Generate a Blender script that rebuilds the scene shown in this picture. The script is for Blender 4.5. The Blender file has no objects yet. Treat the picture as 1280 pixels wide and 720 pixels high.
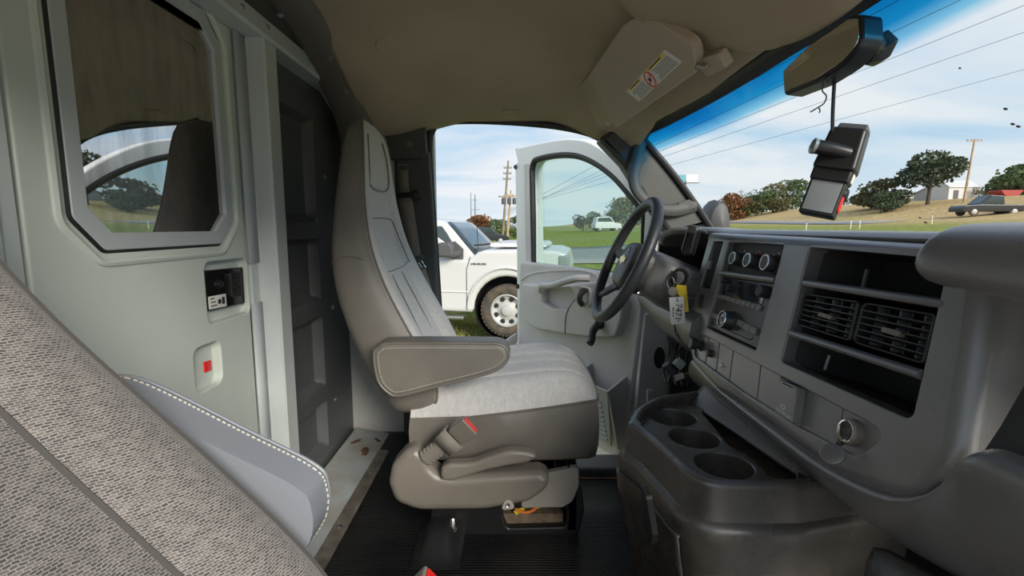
import bpy, bmesh, math, random
from mathutils import Vector, Matrix, noise
from mathutils.geometry import tessellate_polygon

S = bpy.context.scene
C = S.collection
random.seed(7)
V = Vector
PI = math.pi

# ------------------------------------------------------------------ camera
FPX = 600.0                      # focal length in pixels of the 1280 px wide frame
PITCH = math.radians(7.3)
EYE = V((0.0, 0.0, 0.85))
cd = bpy.data.cameras.new('camera')
cam = bpy.data.objects.new('camera', cd)
C.objects.link(cam)
cd.sensor_width = 36.0
cd.lens = FPX / 1280.0 * 36.0
cd.clip_start = 0.02
cd.clip_end = 2000
cam.location = EYE
cam.rotation_euler = (PI / 2 - PITCH, 0, 0)
S.camera = cam

# ------------------------------------------------------------------ view
S.view_settings.view_transform = 'Standard'
S.view_settings.look = 'None'
S.view_settings.gamma = 1.0
S.view_settings.use_curve_mapping = False
S.view_settings.exposure = 1.0

# ------------------------------------------------------------------ sky
W = bpy.data.worlds.new('sky')
S.world = W
W.use_nodes = True
nt = W.node_tree
nt.nodes.clear()
def wn(t, **k):
    n = nt.nodes.new(t)
    for a, b in k.items():
        setattr(n, a, b)
    return n
L = nt.links.new
tc = wn('ShaderNodeTexCoord')
sep = wn('ShaderNodeSeparateXYZ'); L(tc.outputs['Generated'], sep.inputs[0])
mx = wn('ShaderNodeMath', operation='MAXIMUM'); L(sep.outputs['Z'], mx.inputs[0]); mx.inputs[1].default_value = 0.0
ad = wn('ShaderNodeMath', operation='ADD'); L(mx.outputs[0], ad.inputs[0]); ad.inputs[1].default_value = 0.16
dx = wn('ShaderNodeMath', operation='DIVIDE'); L(sep.outputs['X'], dx.inputs[0]); L(ad.outputs[0], dx.inputs[1])
dy = wn('ShaderNodeMath', operation='DIVIDE'); L(sep.outputs['Y'], dy.inputs[0]); L(ad.outputs[0], dy.inputs[1])
cmb = wn('ShaderNodeCombineXYZ'); L(dx.outputs[0], cmb.inputs[0]); L(dy.outputs[0], cmb.inputs[1])
mp = wn('ShaderNodeMapping'); L(cmb.outputs[0], mp.inputs[0])
mp.inputs['Rotation'].default_value = (0, 0, 0.5)
mp.inputs['Scale'].default_value = (0.55, 1.0, 1.0)
n1 = wn('ShaderNodeTexNoise'); L(mp.outputs[0], n1.inputs['Vector'])
n1.inputs['Scale'].default_value = 0.85; n1.inputs['Detail'].default_value = 7; n1.inputs['Roughness'].default_value = 0.52; n1.inputs['Distortion'].default_value = 0.5
cr = wn('ShaderNodeValToRGB'); L(n1.outputs['Fac'], cr.inputs[0])
cr.color_ramp.elements[0].position = 0.36; cr.color_ramp.elements[0].color = (0, 0, 0, 1)
cr.color_ramp.elements[1].position = 0.58; cr.color_ramp.elements[1].color = (1, 1, 1, 1)
gr = wn('ShaderNodeValToRGB'); L(mx.outputs[0], gr.inputs[0])
e = gr.color_ramp.elements
e[0].position = 0.0; e[0].color = (0.60, 0.72, 0.80, 1)
e[1].position = 0.75; e[1].color = (0.10, 0.26, 0.62, 1)
q = e.new(0.14); q.color = (0.36, 0.58, 0.78, 1)
q = e.new(0.36); q.color = (0.19, 0.42, 0.74, 1)
mixc = wn('ShaderNodeMix', data_type='RGBA'); L(cr.outputs[0], mixc.inputs['Factor'])
L(gr.outputs[0], mixc.inputs['A']); mixc.inputs['B'].default_value = (0.76, 0.80, 0.84, 1)
bg = wn('ShaderNodeBackground'); L(mixc.outputs['Result'], bg.inputs[0]); bg.inputs[1].default_value = 0.56
wo = wn('ShaderNodeOutputWorld'); L(bg.outputs[0], wo.inputs[0])

# ------------------------------------------------------------------ sun
sd = bpy.data.lights.new('sun', 'SUN')
sd.energy = 2.3
sd.angle = math.radians(26.0)
sd.color = (1.0, 0.93, 0.82)
sun = bpy.data.objects.new('sun', sd); C.objects.link(sun)
sun.rotation_euler = V((0.46, -0.78, 0.42)).to_track_quat('Z', 'Y').to_euler()
sun.location = (22, -19, 12)

# ------------------------------------------------------------------ pixel helpers (a ray of the photograph met with a real plane)
def ray(u, v):
    x = (u - 640) / FPX; y = -(v - 360) / FPX
    return V((x, math.cos(PITCH) + y * math.sin(PITCH), -math.sin(PITCH) + y * math.cos(PITCH)))
class Plane:
    """o origin, ex / ey in-plane axes, n = normal towards the cab"""
    def __init__(s, o, ex, ey, n):
        s.o = V(o); s.ex = V(ex).normalized(); s.ey = V(ey).normalized(); s.n = V(n).normalized()
    def px(s, u, v, h=0.0):
        d = ray(u, v)
        t = (s.o + s.n * h - EYE).dot(s.n) / d.dot(s.n)
        p = EYE + d * t - s.o
        return (p.dot(s.ex), p.dot(s.ey))
    def pt(s, a, b, h=0.0):
        return s.o + s.ex * a + s.ey * b + s.n * h
    def mat(s, a=0, b=0, h=0):
        m = Matrix((s.ex, s.ey, s.n)).transposed().to_4x4()
        m.translation = s.pt(a, b, h)
        return m
def atX(u, v, X): return EYE + ray(u, v) * (X / ray(u, v).x)
def atZ(u, v, Z): return EYE + ray(u, v) * ((Z - EYE.z) / ray(u, v).z)
def atY(u, v, Y): return EYE + ray(u, v) * (Y / ray(u, v).y)

# ------------------------------------------------------------------ materials
MATS = {}
def mat(name, col, rough=0.6, metal=0.0, bump=0.0, bscale=400, var=0.0, vscale=6, col2=None, spec=0.5, coat=0.0, sub=None, vdetail=4):
    m = bpy.data.materials.new(name); m.use_nodes = True
    t = m.node_tree; b = t.nodes['Principled BSDF']
    b.inputs['Base Color'].default_value = (*col, 1)
    b.inputs['Roughness'].default_value = rough
    b.inputs['Metallic'].default_value = metal
    b.inputs['Specular IOR Level'].default_value = spec
    b.inputs['Coat Weight'].default_value = coat
    b.inputs['Coat Roughness'].default_value = rough * 0.9
    tcn = t.nodes.new('ShaderNodeTexCoord')
    if var or col2:
        nz = t.nodes.new('ShaderNodeTexNoise'); nz.inputs['Scale'].default_value = vscale; nz.inputs['Detail'].default_value = vdetail
        t.links.new(tcn.outputs['Object'], nz.inputs['Vector'])
        rp = t.nodes.new('ShaderNodeValToRGB'); t.links.new(nz.outputs['Fac'], rp.inputs[0])
        c2 = col2 if col2 else tuple(min(1, x * (1 + var)) for x in col)
        c1 = col if col2 else tuple(x * (1 - var) for x in col)
        rp.color_ramp.elements[0].position = 0.35; rp.color_ramp.elements[0].color = (*c1, 1)
        rp.color_ramp.elements[1].position = 0.68; rp.color_ramp.elements[1].color = (*c2, 1)
        t.links.new(rp.outputs[0], b.inputs['Base Color'])
        rr = t.nodes.new('ShaderNodeMapRange'); t.links.new(nz.outputs['Fac'], rr.inputs[0])
        rr.inputs[3].default_value = max(0.02, rough - 0.07); rr.inputs[4].default_value = min(1, rough + 0.07)
        t.links.new(rr.outputs[0], b.inputs['Roughness'])
    if bump:
        nb = t.nodes.new('ShaderNodeTexNoise'); nb.inputs['Scale'].default_value = bscale; nb.inputs['Detail'].default_value = 2
        t.links.new(tcn.outputs['Object'], nb.inputs['Vector'])
        bp = t.nodes.new('ShaderNodeBump'); bp.inputs['Strength'].default_value = bump; bp.inputs['Distance'].default_value = 0.002
        t.links.new(nb.outputs['Fac'], bp.inputs['Height']); t.links.new(bp.outputs[0], b.inputs['Normal'])
    MATS[name] = m
    return m
def emit(name, col, k=1.0):
    m = mat(name, (0, 0, 0)); b = m.node_tree.nodes['Principled BSDF']
    b.inputs['Emission Color'].default_value = (*col, 1); b.inputs['Emission Strength'].default_value = k
    return m

mat('bulkhead_paint', (0.62, 0.68, 0.63), 0.42, var=0.08, vscale=3, vdetail=8)
mat('bulkhead_grey', (0.55, 0.60, 0.60), 0.4, var=0.08, vscale=4, vdetail=8)
mat('panel_dark', (0.105, 0.112, 0.115), 0.30, var=0.12, vscale=4)
mat('frame_grey', (0.50, 0.54, 0.56), 0.45, var=0.06, vscale=5)
mat('white_inner', (0.62, 0.62, 0.60), 0.45, var=0.08, vscale=6)
mat('white_paint', (0.60, 0.60, 0.60), 0.28, coat=0.3)
mat('door_white', (0.86, 0.86, 0.85), 0.28, coat=0.3)
mat('headliner', (0.46, 0.385, 0.275), 0.95, bump=0.25, bscale=700, var=0.10, vscale=3, vdetail=7, spec=0.1)
mat('bow_trim', (0.15, 0.14, 0.125), 0.6, bump=0.15)
mat('pillar', (0.062, 0.064, 0.062), 0.5, bump=0.3, bscale=900)
mat('vinyl', (0.185, 0.166, 0.143), 0.42, bump=0.25, bscale=500, var=0.12, vscale=9)
mat('vinyl_grey', (0.25, 0.27, 0.31), 0.38, spec=0.7, bump=0.2, bscale=600)
mat('seat_plastic', (0.21, 0.188, 0.160), 0.32, spec=0.7, bump=0.18, bscale=900, var=0.08)
mat('skirt_cloth', (0.38, 0.35, 0.31), 0.95, bump=0.3, bscale=600)
mat('stitch', (0.50, 0.47, 0.42), 0.8)
mat('dash', (0.172, 0.166, 0.163), 0.30, spec=1.0, coat=0.6, bump=0.22, bscale=1100, var=0.10, vscale=12)
mat('dash_dark', (0.040, 0.039, 0.038), 0.5, bump=0.2, bscale=1000)
mat('dash_top', (0.16, 0.153, 0.148), 0.34, spec=0.8, coat=0.3, bump=0.2, bscale=900)
mat('console', (0.086, 0.076, 0.066), 0.27, spec=0.9, coat=0.4, bump=0.22, bscale=1000, var=0.18, vscale=14, vdetail=7)
mat('rubber', (0.012, 0.0125, 0.014), 0.30, bump=0.2, bscale=250, col2=(0.022, 0.021, 0.021), vscale=7, vdetail=7)
mat('seal', (0.018, 0.018, 0.02), 0.5)
mat('black_plastic', (0.015, 0.015, 0.016), 0.35)
mat('black_gloss', (0.01, 0.01, 0.011), 0.12)
mat('wheel_leather', (0.030, 0.032, 0.036), 0.42, bump=0.35, bscale=260)
mat('door_trim', (0.62, 0.585, 0.575), 0.5, bump=0.2, bscale=900, var=0.05)
mat('metal', (0.55, 0.55, 0.54), 0.35, metal=1.0)
mat('chrome', (0.8, 0.8, 0.8), 0.12, metal=1.0)
mat('steel_dirty', (0.30, 0.27, 0.23), 0.55, metal=0.5, var=0.3, vscale=20)
mat('rust', (0.16, 0.085, 0.045), 0.85, var=0.4, vscale=25)
mat('red', (0.75, 0.02, 0.02), 0.35)
mat('yellow', (0.85, 0.60, 0.02), 0.5)
mat('white_label', (0.78, 0.77, 0.74), 0.5)
mat('ink', (0.02, 0.02, 0.02), 0.6)
mat('knob', (0.035, 0.034, 0.034), 0.4)
mat('button', (0.26, 0.26, 0.27), 0.35)
mat('screen', (0.02, 0.03, 0.045), 0.06, spec=0.9)
mat('gold', (0.75, 0.55, 0.25), 0.3, metal=1.0)
mat('webbing', (0.24, 0.215, 0.185), 0.85, bump=0.3, bscale=900)
mat('mirror_glass', (0.85, 0.84, 0.76), 0.03, metal=1.0)
mat('visor', (0.52, 0.44, 0.345), 0.85, bump=0.3, bscale=800, spec=0.2)
mat('dust', (0.20, 0.15, 0.10), 0.9, var=0.3, vscale=40)
mat('orange_wire', (0.85, 0.2, 0.02), 0.5)
mat('yellow_plug', (0.75, 0.62, 0.05), 0.5)
mat('asphalt', (0.26, 0.26, 0.255), 0.9, var=0.08, vscale=2)
mat('pole_wood', (0.24, 0.19, 0.14), 0.9, var=0.2, vscale=3)
mat('pole_light', (0.45, 0.31, 0.18), 0.9, var=0.2, vscale=3)
mat('bark', (0.09, 0.07, 0.05), 0.95)
mat('tire', (0.05, 0.045, 0.04), 0.85, bump=0.5, bscale=60, col2=(0.12, 0.09, 0.06), vscale=9)
mat('rim_paint', (0.45, 0.45, 0.44), 0.4)
mat('truck_glass', (0.03, 0.05, 0.055), 0.04, spec=0.9)
mat('grey_plastic', (0.085, 0.085, 0.09), 0.55)
mat('lamp_plastic', (0.25, 0.27, 0.28), 0.1)
mat('roof_grey', (0.33, 0.33, 0.33), 0.7)
mat('barn_red', (0.35, 0.04, 0.03), 0.6)
mat('car_black', (0.02, 0.022, 0.026), 0.2, coat=0.5)
mat('sign_teal', (0.10, 0.35, 0.42), 0.5)
for k, c1, c2 in (('leaf_green', (0.05, 0.085, 0.028), (0.13, 0.18, 0.06)), ('leaf_dark', (0.03, 0.05, 0.022), (0.075, 0.10, 0.042)),
                  ('leaf_orange', (0.12, 0.045, 0.012), (0.24, 0.095, 0.025)), ('leaf_olive', (0.07, 0.075, 0.02), (0.14, 0.12, 0.035))):
    mat(k, c1, 0.8, col2=c2, vscale=1.2)

mat('channel', (0.50, 0.54, 0.55), 0.5, col2=(0.36, 0.33, 0.28), vscale=9, vdetail=9)
mat('piping', (0.075, 0.070, 0.066), 0.8)
mat('radio_face', (0.065, 0.064, 0.066), 0.3, spec=0.8)
def fabric(name, light, dark, scale, contrast_noise=0.4, ang=-0.15):
    """woven cloth: short slanted dark dashes on a light ground, laid out in metres over the cushion"""
    m = bpy.data.materials.new(name); m.use_nodes = True; t = m.node_tree; b = t.nodes['Principled BSDF']
    b.inputs['Roughness'].default_value = 0.95; b.inputs['Specular IOR Level'].default_value = 0.15
    b.inputs['Sheen Weight'].default_value = 0.25
    uv = t.nodes.new('ShaderNodeUVMap')
    mpn = t.nodes.new('ShaderNodeMapping'); t.links.new(uv.outputs[0], mpn.inputs[0])
    mpn.inputs['Rotation'].default_value = (0, 0, ang)
    nzd = t.nodes.new('ShaderNodeTexNoise'); nzd.inputs['Scale'].default_value = scale * 0.35
    t.links.new(uv.outputs[0], nzd.inputs['Vector'])
    mxv = t.nodes.new('ShaderNodeMix'); mxv.data_type = 'RGBA'; mxv.blend_type = 'ADD'; mxv.inputs['Factor'].default_value = 0.006
    t.links.new(mpn.outputs[0], mxv.inputs['A']); t.links.new(nzd.outputs['Color'], mxv.inputs['B'])
    br = t.nodes.new('ShaderNodeTexBrick'); t.links.new(mxv.outputs['Result'], br.inputs['Vector'])
    br.inputs['Scale'].default_value = scale; br.inputs['Mortar Size'].default_value = 0.105; br.inputs['Mortar Smooth'].default_value = 0.8
    br.inputs['Brick Width'].default_value = 0.85; br.inputs['Row Height'].default_value = 0.36; br.inputs['Bias'].default_value = -0.2
    br.inputs['Color1'].default_value = (*dark, 1); br.inputs['Color2'].default_value = (*[(a + c) / 2 for a, c in zip(light, dark)], 1); br.inputs['Mortar'].default_value = (*light, 1)
    nz = t.nodes.new('ShaderNodeTexNoise'); nz.inputs['Scale'].default_value = 60; nz.inputs['Detail'].default_value = 4
    t.links.new(uv.outputs[0], nz.inputs['Vector'])
    mr = t.nodes.new('ShaderNodeMapRange'); t.links.new(nz.outputs['Fac'], mr.inputs[0]); mr.inputs[3].default_value = 1 - contrast_noise; mr.inputs[4].default_value = 1 + contrast_noise
    mul = t.nodes.new('ShaderNodeMix'); mul.data_type = 'RGBA'; mul.blend_type = 'MULTIPLY'; mul.inputs['Factor'].default_value = 1
    t.links.new(br.outputs['Color'], mul.inputs['A']); t.links.new(mr.outputs[0], mul.inputs['B'])
    t.links.new(mul.outputs['Result'], b.inputs['Base Color'])
    bp = t.nodes.new('ShaderNodeBump'); bp.inputs['Strength'].default_value = 0.35; bp.inputs['Distance'].default_value = 0.001
    t.links.new(br.outputs['Fac'], bp.inputs['Height']); t.links.new(bp.outputs[0], b.inputs['Normal'])
    MATS[name] = m
fabric('fabric', (0.30, 0.275, 0.255), (0.065, 0.064, 0.068), 150)
fabric('fabric_light', (0.78, 0.755, 0.73), (0.46, 0.445, 0.44), 150, 0.15)

def glass_mat(name, tint, refl, rough=0.01):
    m = bpy.data.materials.new(name); m.use_nodes = True; t = m.node_tree; t.nodes.clear()
    tr = t.nodes.new('ShaderNodeBsdfTransparent'); tr.inputs[0].default_value = (*tint, 1)
    gl = t.nodes.new('ShaderNodeBsdfGlossy'); gl.inputs['Roughness'].default_value = rough
    mxn = t.nodes.new('ShaderNodeMixShader'); mxn.inputs[0].default_value = refl
    o = t.nodes.new('ShaderNodeOutputMaterial')
    t.links.new(tr.outputs[0], mxn.inputs[1]); t.links.new(gl.outputs[0], mxn.inputs[2]); t.links.new(mxn.outputs[0], o.inputs[0])
    MATS[name] = m
    return m
glass_mat('door_glass', (0.80, 0.90, 0.88), 0.05)

# ------------------------------------------------------------------ mesh helpers
class Msh:
    def __init__(s): s.v = []; s.f = []; s.uv = None
    def add(s, vs, fs):
        o = len(s.v); s.v += [V(p) for p in vs]; s.f += [tuple(i + o for i in f) for f in fs]; return s
    def box(s, c, d, m=None):
        c = V(c); h = V(d) / 2
        vs = [V((x * h.x, y * h.y, z * h.z)) for x in (-1, 1) for y in (-1, 1) for z in (-1, 1)]
        vs = [(m @ p if m else p) + c for p in vs]
        return s.add(vs, [(0, 1, 3, 2), (4, 6, 7, 5), (0, 4, 5, 1), (2, 3, 7, 6), (0, 2, 6, 4), (1, 5, 7, 3)])
    def hexa(s, p):            # 8 points: bottom 4 in order, top 4 in order
        return s.add(p, [(3, 2, 1, 0), (4, 5, 6, 7), (0, 1, 5, 4), (1, 2, 6, 5), (2, 3, 7, 6), (3, 0, 4, 7)])
    def grid(s, rows, closed=False):
        n = len(rows[0]); fs = []
        for i in range(len(rows) - 1):
            for j in range(n if closed else n - 1):
                k = (j + 1) % n
                fs.append((i * n + j, i * n + k, (i + 1) * n + k, (i + 1) * n + j))
        return s.add([p for r in rows for p in r], fs)
    def loft(s, rings, caps=True):
        o = len(s.v); n = len(rings[0]); s.grid(rings, True)
        if caps:
            s.f.append(tuple(o + i for i in range(n))[::-1]); k = o + (len(rings) - 1) * n
            s.f.append(tuple(k + i for i in range(n)))
        return s
    def tube(s, pts, r, n=8, caps=True, flat=1.0, up=V((0, 0, 1))):
        pts = [V(p) for p in pts]; rings = []
        rs = r if isinstance(r, (list, tuple)) else [r] * len(pts)
        a0 = None
        for i, p in enumerate(pts):
            t = (pts[min(i + 1, len(pts) - 1)] - pts[max(i - 1, 0)]).normalized()
            if a0 is None:
                a = t.cross(up)
                if a.length < 1e-3: a = t.cross(V((1, 0, 0)))
            else:
                a = a0 - t * a0.dot(t)
            a.normalize(); a0 = a; b = t.cross(a)
            rings.append([p + a * (math.cos(2 * PI * k / n) * rs[i]) + b * (math.sin(2 * PI * k / n) * rs[i] * flat) for k in range(n)])
        return s.loft(rings, caps)
    def lathe(s, prof, o, ax, n=24, caps=True):
        """prof: (radius, distance along ax)"""
        o = V(o); ax = V(ax).normalized(); a = ax.orthogonal().normalized(); b = ax.cross(a)
        return s.loft([[o + ax * h + (a * math.cos(2 * PI * k / n) + b * math.sin(2 * PI * k / n)) * max(r, 1e-4) for k in range(n)] for r, h in prof], caps)
    def prism(s, poly, ext):
        n = len(poly); ext = V(ext); poly = [V(p) for p in poly]
        return s.loft([poly, [p + ext for p in poly]])
    def ball(s, c, r, n=12, m=8):
        c = V(c); r = V(r) if not isinstance(r, (int, float)) else V((r, r, r))
        rings = []
        for i in range(m + 1):
            a = -PI / 2 + PI * i / m; w = max(math.cos(a), 1e-3)
            rings.append([c + V((r.x * w * math.cos(2 * PI * k / n), r.y * w * math.sin(2 * PI * k / n), r.z * math.sin(a))) for k in range(n)])
        return s.loft(rings)

def smooth_pts(pts, k=6, closed=False):
    """Catmull-Rom through points"""
    pts = [V(p) for p in pts]; n = len(pts); out = []
    for i in range(n if closed else n - 1):
        if closed: p0, p1, p2, p3 = pts[i - 1], pts[i], pts[(i + 1) % n], pts[(i + 2) % n]
        else: p0, p1, p2, p3 = pts[max(i - 1, 0)], pts[i], pts[i + 1], pts[min(i + 2, n - 1)]
        for j in range(k):
            t = j / k
            out.append(0.5 * ((2 * p1) + (p2 - p0) * t + (2 * p0 - 5 * p1 + 4 * p2 - p3) * t * t + (3 * p1 - p0 - 3 * p2 + p3) * t ** 3))
    if not closed: out.append(pts[-1])
    return out
def rpoly(pts, r, seg=5):
    """2-D polygon with rounded corners; r a number or one per corner"""
    n = len(pts); out = []
    rs = r if isinstance(r, (list, tuple)) else [r] * n
    for i in range(n):
        p0, p, p1 = V(pts[i - 1][:2]), V(pts[i][:2]), V(pts[(i + 1) % n][:2])
        a = (p0 - p); b = (p1 - p); la, lb = a.length, b.length; a /= la; b /= lb
        rr = rs[i]
        if rr <= 1e-5: out.append((p.x, p.y)); continue
        half = math.acos(max(-1, min(1, a.dot(b)))) / 2
        d = min(rr / max(math.tan(half), 1e-3), la * 0.48, lb * 0.48); rr = d * math.tan(half)
        c = p + (a + b).normalized() * (rr / max(math.sin(half), 1e-3))
        s0 = p + a * d - c; s1 = p + b * d - c
        ang = math.atan2(s0.x * s1.y - s0.y * s1.x, s0.dot(s1))
        for k in range(seg + 1):
            t = ang * k / seg
            out.append((c.x + s0.x * math.cos(t) - s0.y * math.sin(t), c.y + s0.x * math.sin(t) + s0.y * math.cos(t)))
    return out
def area2(p): return sum(p[i - 1][0] * p[i][1] - p[i][0] * p[i - 1][1] for i in range(len(p))) / 2
def offset2(poly, d):
    """inset of a closed 2-D loop by d (positive = to the inside)"""
    n = len(poly); sgn = 1 if area2(poly) > 0 else -1; out = []
    for i in range(n):
        p0, p, p1 = V(poly[i - 1]), V(poly[i]), V(poly[(i + 1) % n])
        e0 = (p - p0); e1 = (p1 - p)
        if e0.length < 1e-7 or e1.length < 1e-7: out.append(tuple(p)); continue
        e0.normalize(); e1.normalize()
        n0 = V((-e0.y, e0.x)) * sgn; n1 = V((-e1.y, e1.x)) * sgn
        m = n0 + n1
        if m.length < 1e-4: m = n0
        m.normalize(); k = d / max(m.dot(n0), 0.4)
        out.append((p.x + m.x * k, p.y + m.y * k))
    return out
def plate(P, outer, holes=(), h=0.0, depth=0.01, hdepth=None, r=0.002, rh=None, back=False, seg=3):
    """flat panel on plane P with rounded-over rim and through openings; front at height h"""
    m = Msh(); hd = depth if hdepth is None else hdepth
    rh = min(r, 0.004) if rh is None else rh
    loops = [(outer, 1, depth, r)] + [(q, -1, hd, rh) for q in holes]
    fronts = []
    for lp, sg, dp, rr in loops:
        rings = []
        for k in range(seg + 1):
            a = PI / 2 * k / seg
            o2 = offset2(lp, sg * rr * (1 - math.sin(a))) if k < seg else lp
            if k == 0: f0 = o2
            rings.append([P.pt(x, y, h - rr * (1 - math.cos(a))) for x, y in o2])
        rings.append([P.pt(x, y, h - max(dp, rr * 1.05)) for x, y in lp])
        fronts.append((len(m.v), len(lp), f0, len(rings)))
        m.grid(rings, True)
    tess = tessellate_polygon([[V((x, y, 0)) for x, y in f[2]] for f in fronts])
    idx = []
    for st, n, _, nr in fronts: idx += [st + i for i in range(n)]
    for t in tess: m.f.append(tuple(idx[i] for i in t))
    if back:
        idx = []
        for st, n, _, nr in fronts: idx += [st + (nr - 1) * n + i for i in range(n)]
        for t in tess: m.f.append(tuple(idx[i] for i in t))
    return m

ORG = {}
def obj(name, m, material, parent=None, smooth=True, bevel=0.0, sub=0, seg=2, ang=35, loc=None, solid=0.0, label=None, wn_=False, recalc=True, kind=None):
    me = bpy.data.meshes.new(name)
    org = ORG[parent.name] if parent else V(loc or (0, 0, 0))
    me.from_pydata([p - org for p in m.v], [], m.f)
    if m.uv:
        ul = me.uv_layers.new(name='UVMap')
        for lp in me.loops: ul.data[lp.index].uv = m.uv[lp.vertex_index]
    if recalc:
        bm = bmesh.new(); bm.from_mesh(me)
        bmesh.ops.recalc_face_normals(bm, faces=bm.faces); bm.to_mesh(me); bm.free()
    me.materials.append(MATS[material] if isinstance(material, str) else material)
    if smooth:
        me.shade_smooth()
        if not sub and not bevel: me.set_sharp_from_angle(angle=math.radians(ang))
    o = bpy.data.objects.new(name, me); C.objects.link(o)
    if parent: o.parent = parent
    else: o.location = org
    ORG[o.name] = org
    if solid:
        md = o.modifiers.new('thick', 'SOLIDIFY'); md.thickness = solid; md.offset = 0
    if bevel:
        md = o.modifiers.new('bevel', 'BEVEL'); md.width = bevel; md.segments = seg; md.limit_method = 'ANGLE'; md.angle_limit = math.radians(ang); md.harden_normals = False
        if smooth: wn_ = True
    if sub:
        md = o.modifiers.new('sub', 'SUBSURF'); md.levels = sub; md.render_levels = sub
    if wn_:
        md = o.modifiers.new('wn', 'WEIGHTED_NORMAL'); md.keep_sharp = True
    if label: o['label'] = label
    if kind: o['kind'] = kind
    return o
def tag(o, label, cat, group=None, kind=None):
    o['label'] = label; o['category'] = cat
    if group: o['group'] = group
    if kind: o['kind'] = kind
    return o
def thing(name, label, cat, loc=(0, 0, 0), group=None, kind=None):
    o = bpy.data.objects.new(name, None); C.objects.link(o); o.location = loc; o.empty_display_size = 0.05
    ORG[o.name] = V(loc)
    return tag(o, label, cat, group, kind)
def text(name, s, size, M4, material, parent, depth=0.0003, align='CENTER'):
    cu = bpy.data.curves.new(name, 'FONT'); cu.body = s; cu.size = size; cu.align_x = align; cu.align_y = 'CENTER'; cu.extrude = depth; cu.resolution_u = 2
    t = bpy.data.objects.new(name, cu); C.objects.link(t)
    me = bpy.data.meshes.new_from_object(t.evaluated_get(bpy.context.evaluated_depsgraph_get()))
    bpy.data.objects.remove(t); bpy.data.curves.remove(cu)
    org = ORG[parent.name]
    me.transform(M4); me.transform(Matrix.Translation(-org)); me.materials.clear(); me.materials.append(MATS[material])
    o = bpy.data.objects.new(name, me); C.objects.link(o); o.parent = parent; ORG[o.name] = org
    return o
def bolt(parent, p, n, r=0.006, h=0.004, material='metal', name='bolt'):
    m = Msh().lathe([(r * 1.4, 0), (r * 1.4, h * 0.3), (r, h * 0.35), (r * 0.9, h), (r * 0.4, h * 1.1)], p, n, 10)
    return obj(name, m, material, parent)
def lerp(a, b, t): return a + (b - a) * t
def sst(a, b, x):
    t = max(0, min(1, (x - a) / (b - a))); return t * t * (3 - 2 * t)
def interp(tab, x):
    if x <= tab[0][0]: return tab[0][1]
    for (x0, y0), (x1, y1) in zip(tab, tab[1:]):
        if x <= x1: return lerp(y0, y1, (x - x0) / (x1 - x0))
    return tab[-1][1]
# ================================================================== SETTING
def set_struct(o, label, cat): return tag(o, label, cat, kind='structure')
BK = Plane((-0.65, 0, 0), (0, 1, 0), (0, 0, 1), (1, 0, 0))

# ---- floor: black ribbed rubber, dropping into the footwell by the door
def fz(x, y): return -0.13 * sst(-0.02, 0.25, x) * sst(1.30, 1.80, y)
rows = [[V((x, y, fz(x, y))) for x in [-0.66 + i * 0.04 for i in range(52)]] for y in [-0.02 + j * 0.04 for j in range(49)]]
rubm = MATS['rubber']; t = rubm.node_tree
wv = t.nodes.new('ShaderNodeTexWave'); wv.bands_direction = 'Y'; wv.inputs['Scale'].default_value = 34; wv.inputs['Distortion'].default_value = 0.6; wv.inputs['Detail'].default_value = 1
tcx = t.nodes.new('ShaderNodeTexCoord'); t.links.new(tcx.outputs['Object'], wv.inputs['Vector'])
bpn = [n for n in t.nodes if n.type == 'BUMP'][0]
b2 = t.nodes.new('ShaderNodeBump'); b2.inputs['Strength'].default_value = 0.45; b2.inputs['Distance'].default_value = 0.004
t.links.new(wv.outputs['Fac'], b2.inputs['Height']); t.links.new(bpn.outputs[0], b2.inputs['Normal'])
t.links.new(b2.outputs[0], t.nodes['Principled BSDF'].inputs['Normal'])
fl = obj('floor', Msh().grid(rows), 'rubber', solid=0.012)
set_struct(fl, 'black ribbed rubber cab floor under the seats', 'floor')
obj('sill_step', Msh().hexa([(0.10, 1.76, -0.16), (0.62, 1.76, -0.16), (0.62, 1.92, -0.17), (0.10, 1.92, -0.17), (0.10, 1.77, -0.085), (0.62, 1.77, -0.085), (0.62, 1.90, -0.09), (0.10, 1.90, -0.09)]), 'dash_top', fl, bevel=0.012)
obj('sill_lip', Msh().box((0.36, 1.748, -0.118), (0.5, 0.012, 0.008)), 'rust', fl, bevel=0.002)
# moulded hump of the mat behind the seat riser
hm = []
for i in range(19):
    x = -0.255 + 0.125 * i / 18
    hm.append([V((x, 1.085 + 0.16 * j / 12, 0.009 + 0.050 * sst(0, 0.35, i / 18) * sst(0, 0.35, 1 - i / 18) * sst(0.0, 0.7, j / 12))) for j in range(13)])
obj('mat_hump', Msh().grid(hm), 'seal', fl)
ch = set_struct(obj('trim_3', Msh().hexa([(-0.64, 0.25, 0.0), (-0.502, 0.25, 0.0), (-0.502, 1.88, 0.0), (-0.64, 1.88, 0.0), (-0.64, 0.25, 0.035), (-0.505, 0.25, 0.010), (-0.505, 1.88, 0.010), (-0.64, 1.88, 0.035)]), 'channel', bevel=0.004), 'pale grey scuffed steel channel along the foot of the bulkhead', 'trim')
obj('edge_strip', Msh().hexa([(-0.502, 0.25, 0.006), (-0.462, 0.25, 0.006), (-0.462, 1.72, 0.006), (-0.502, 1.72, 0.006), (-0.502, 0.25, 0.016), (-0.466, 0.25, 0.014), (-0.466, 1.72, 0.014), (-0.502, 1.72, 0.016)]), 'steel_dirty', ch, bevel=0.003)
for y in (0.95, 1.25, 1.55):
    bolt(ch, (-0.484, y, 0.014), (0, 0, 1), 0.006, 0.004)
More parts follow.
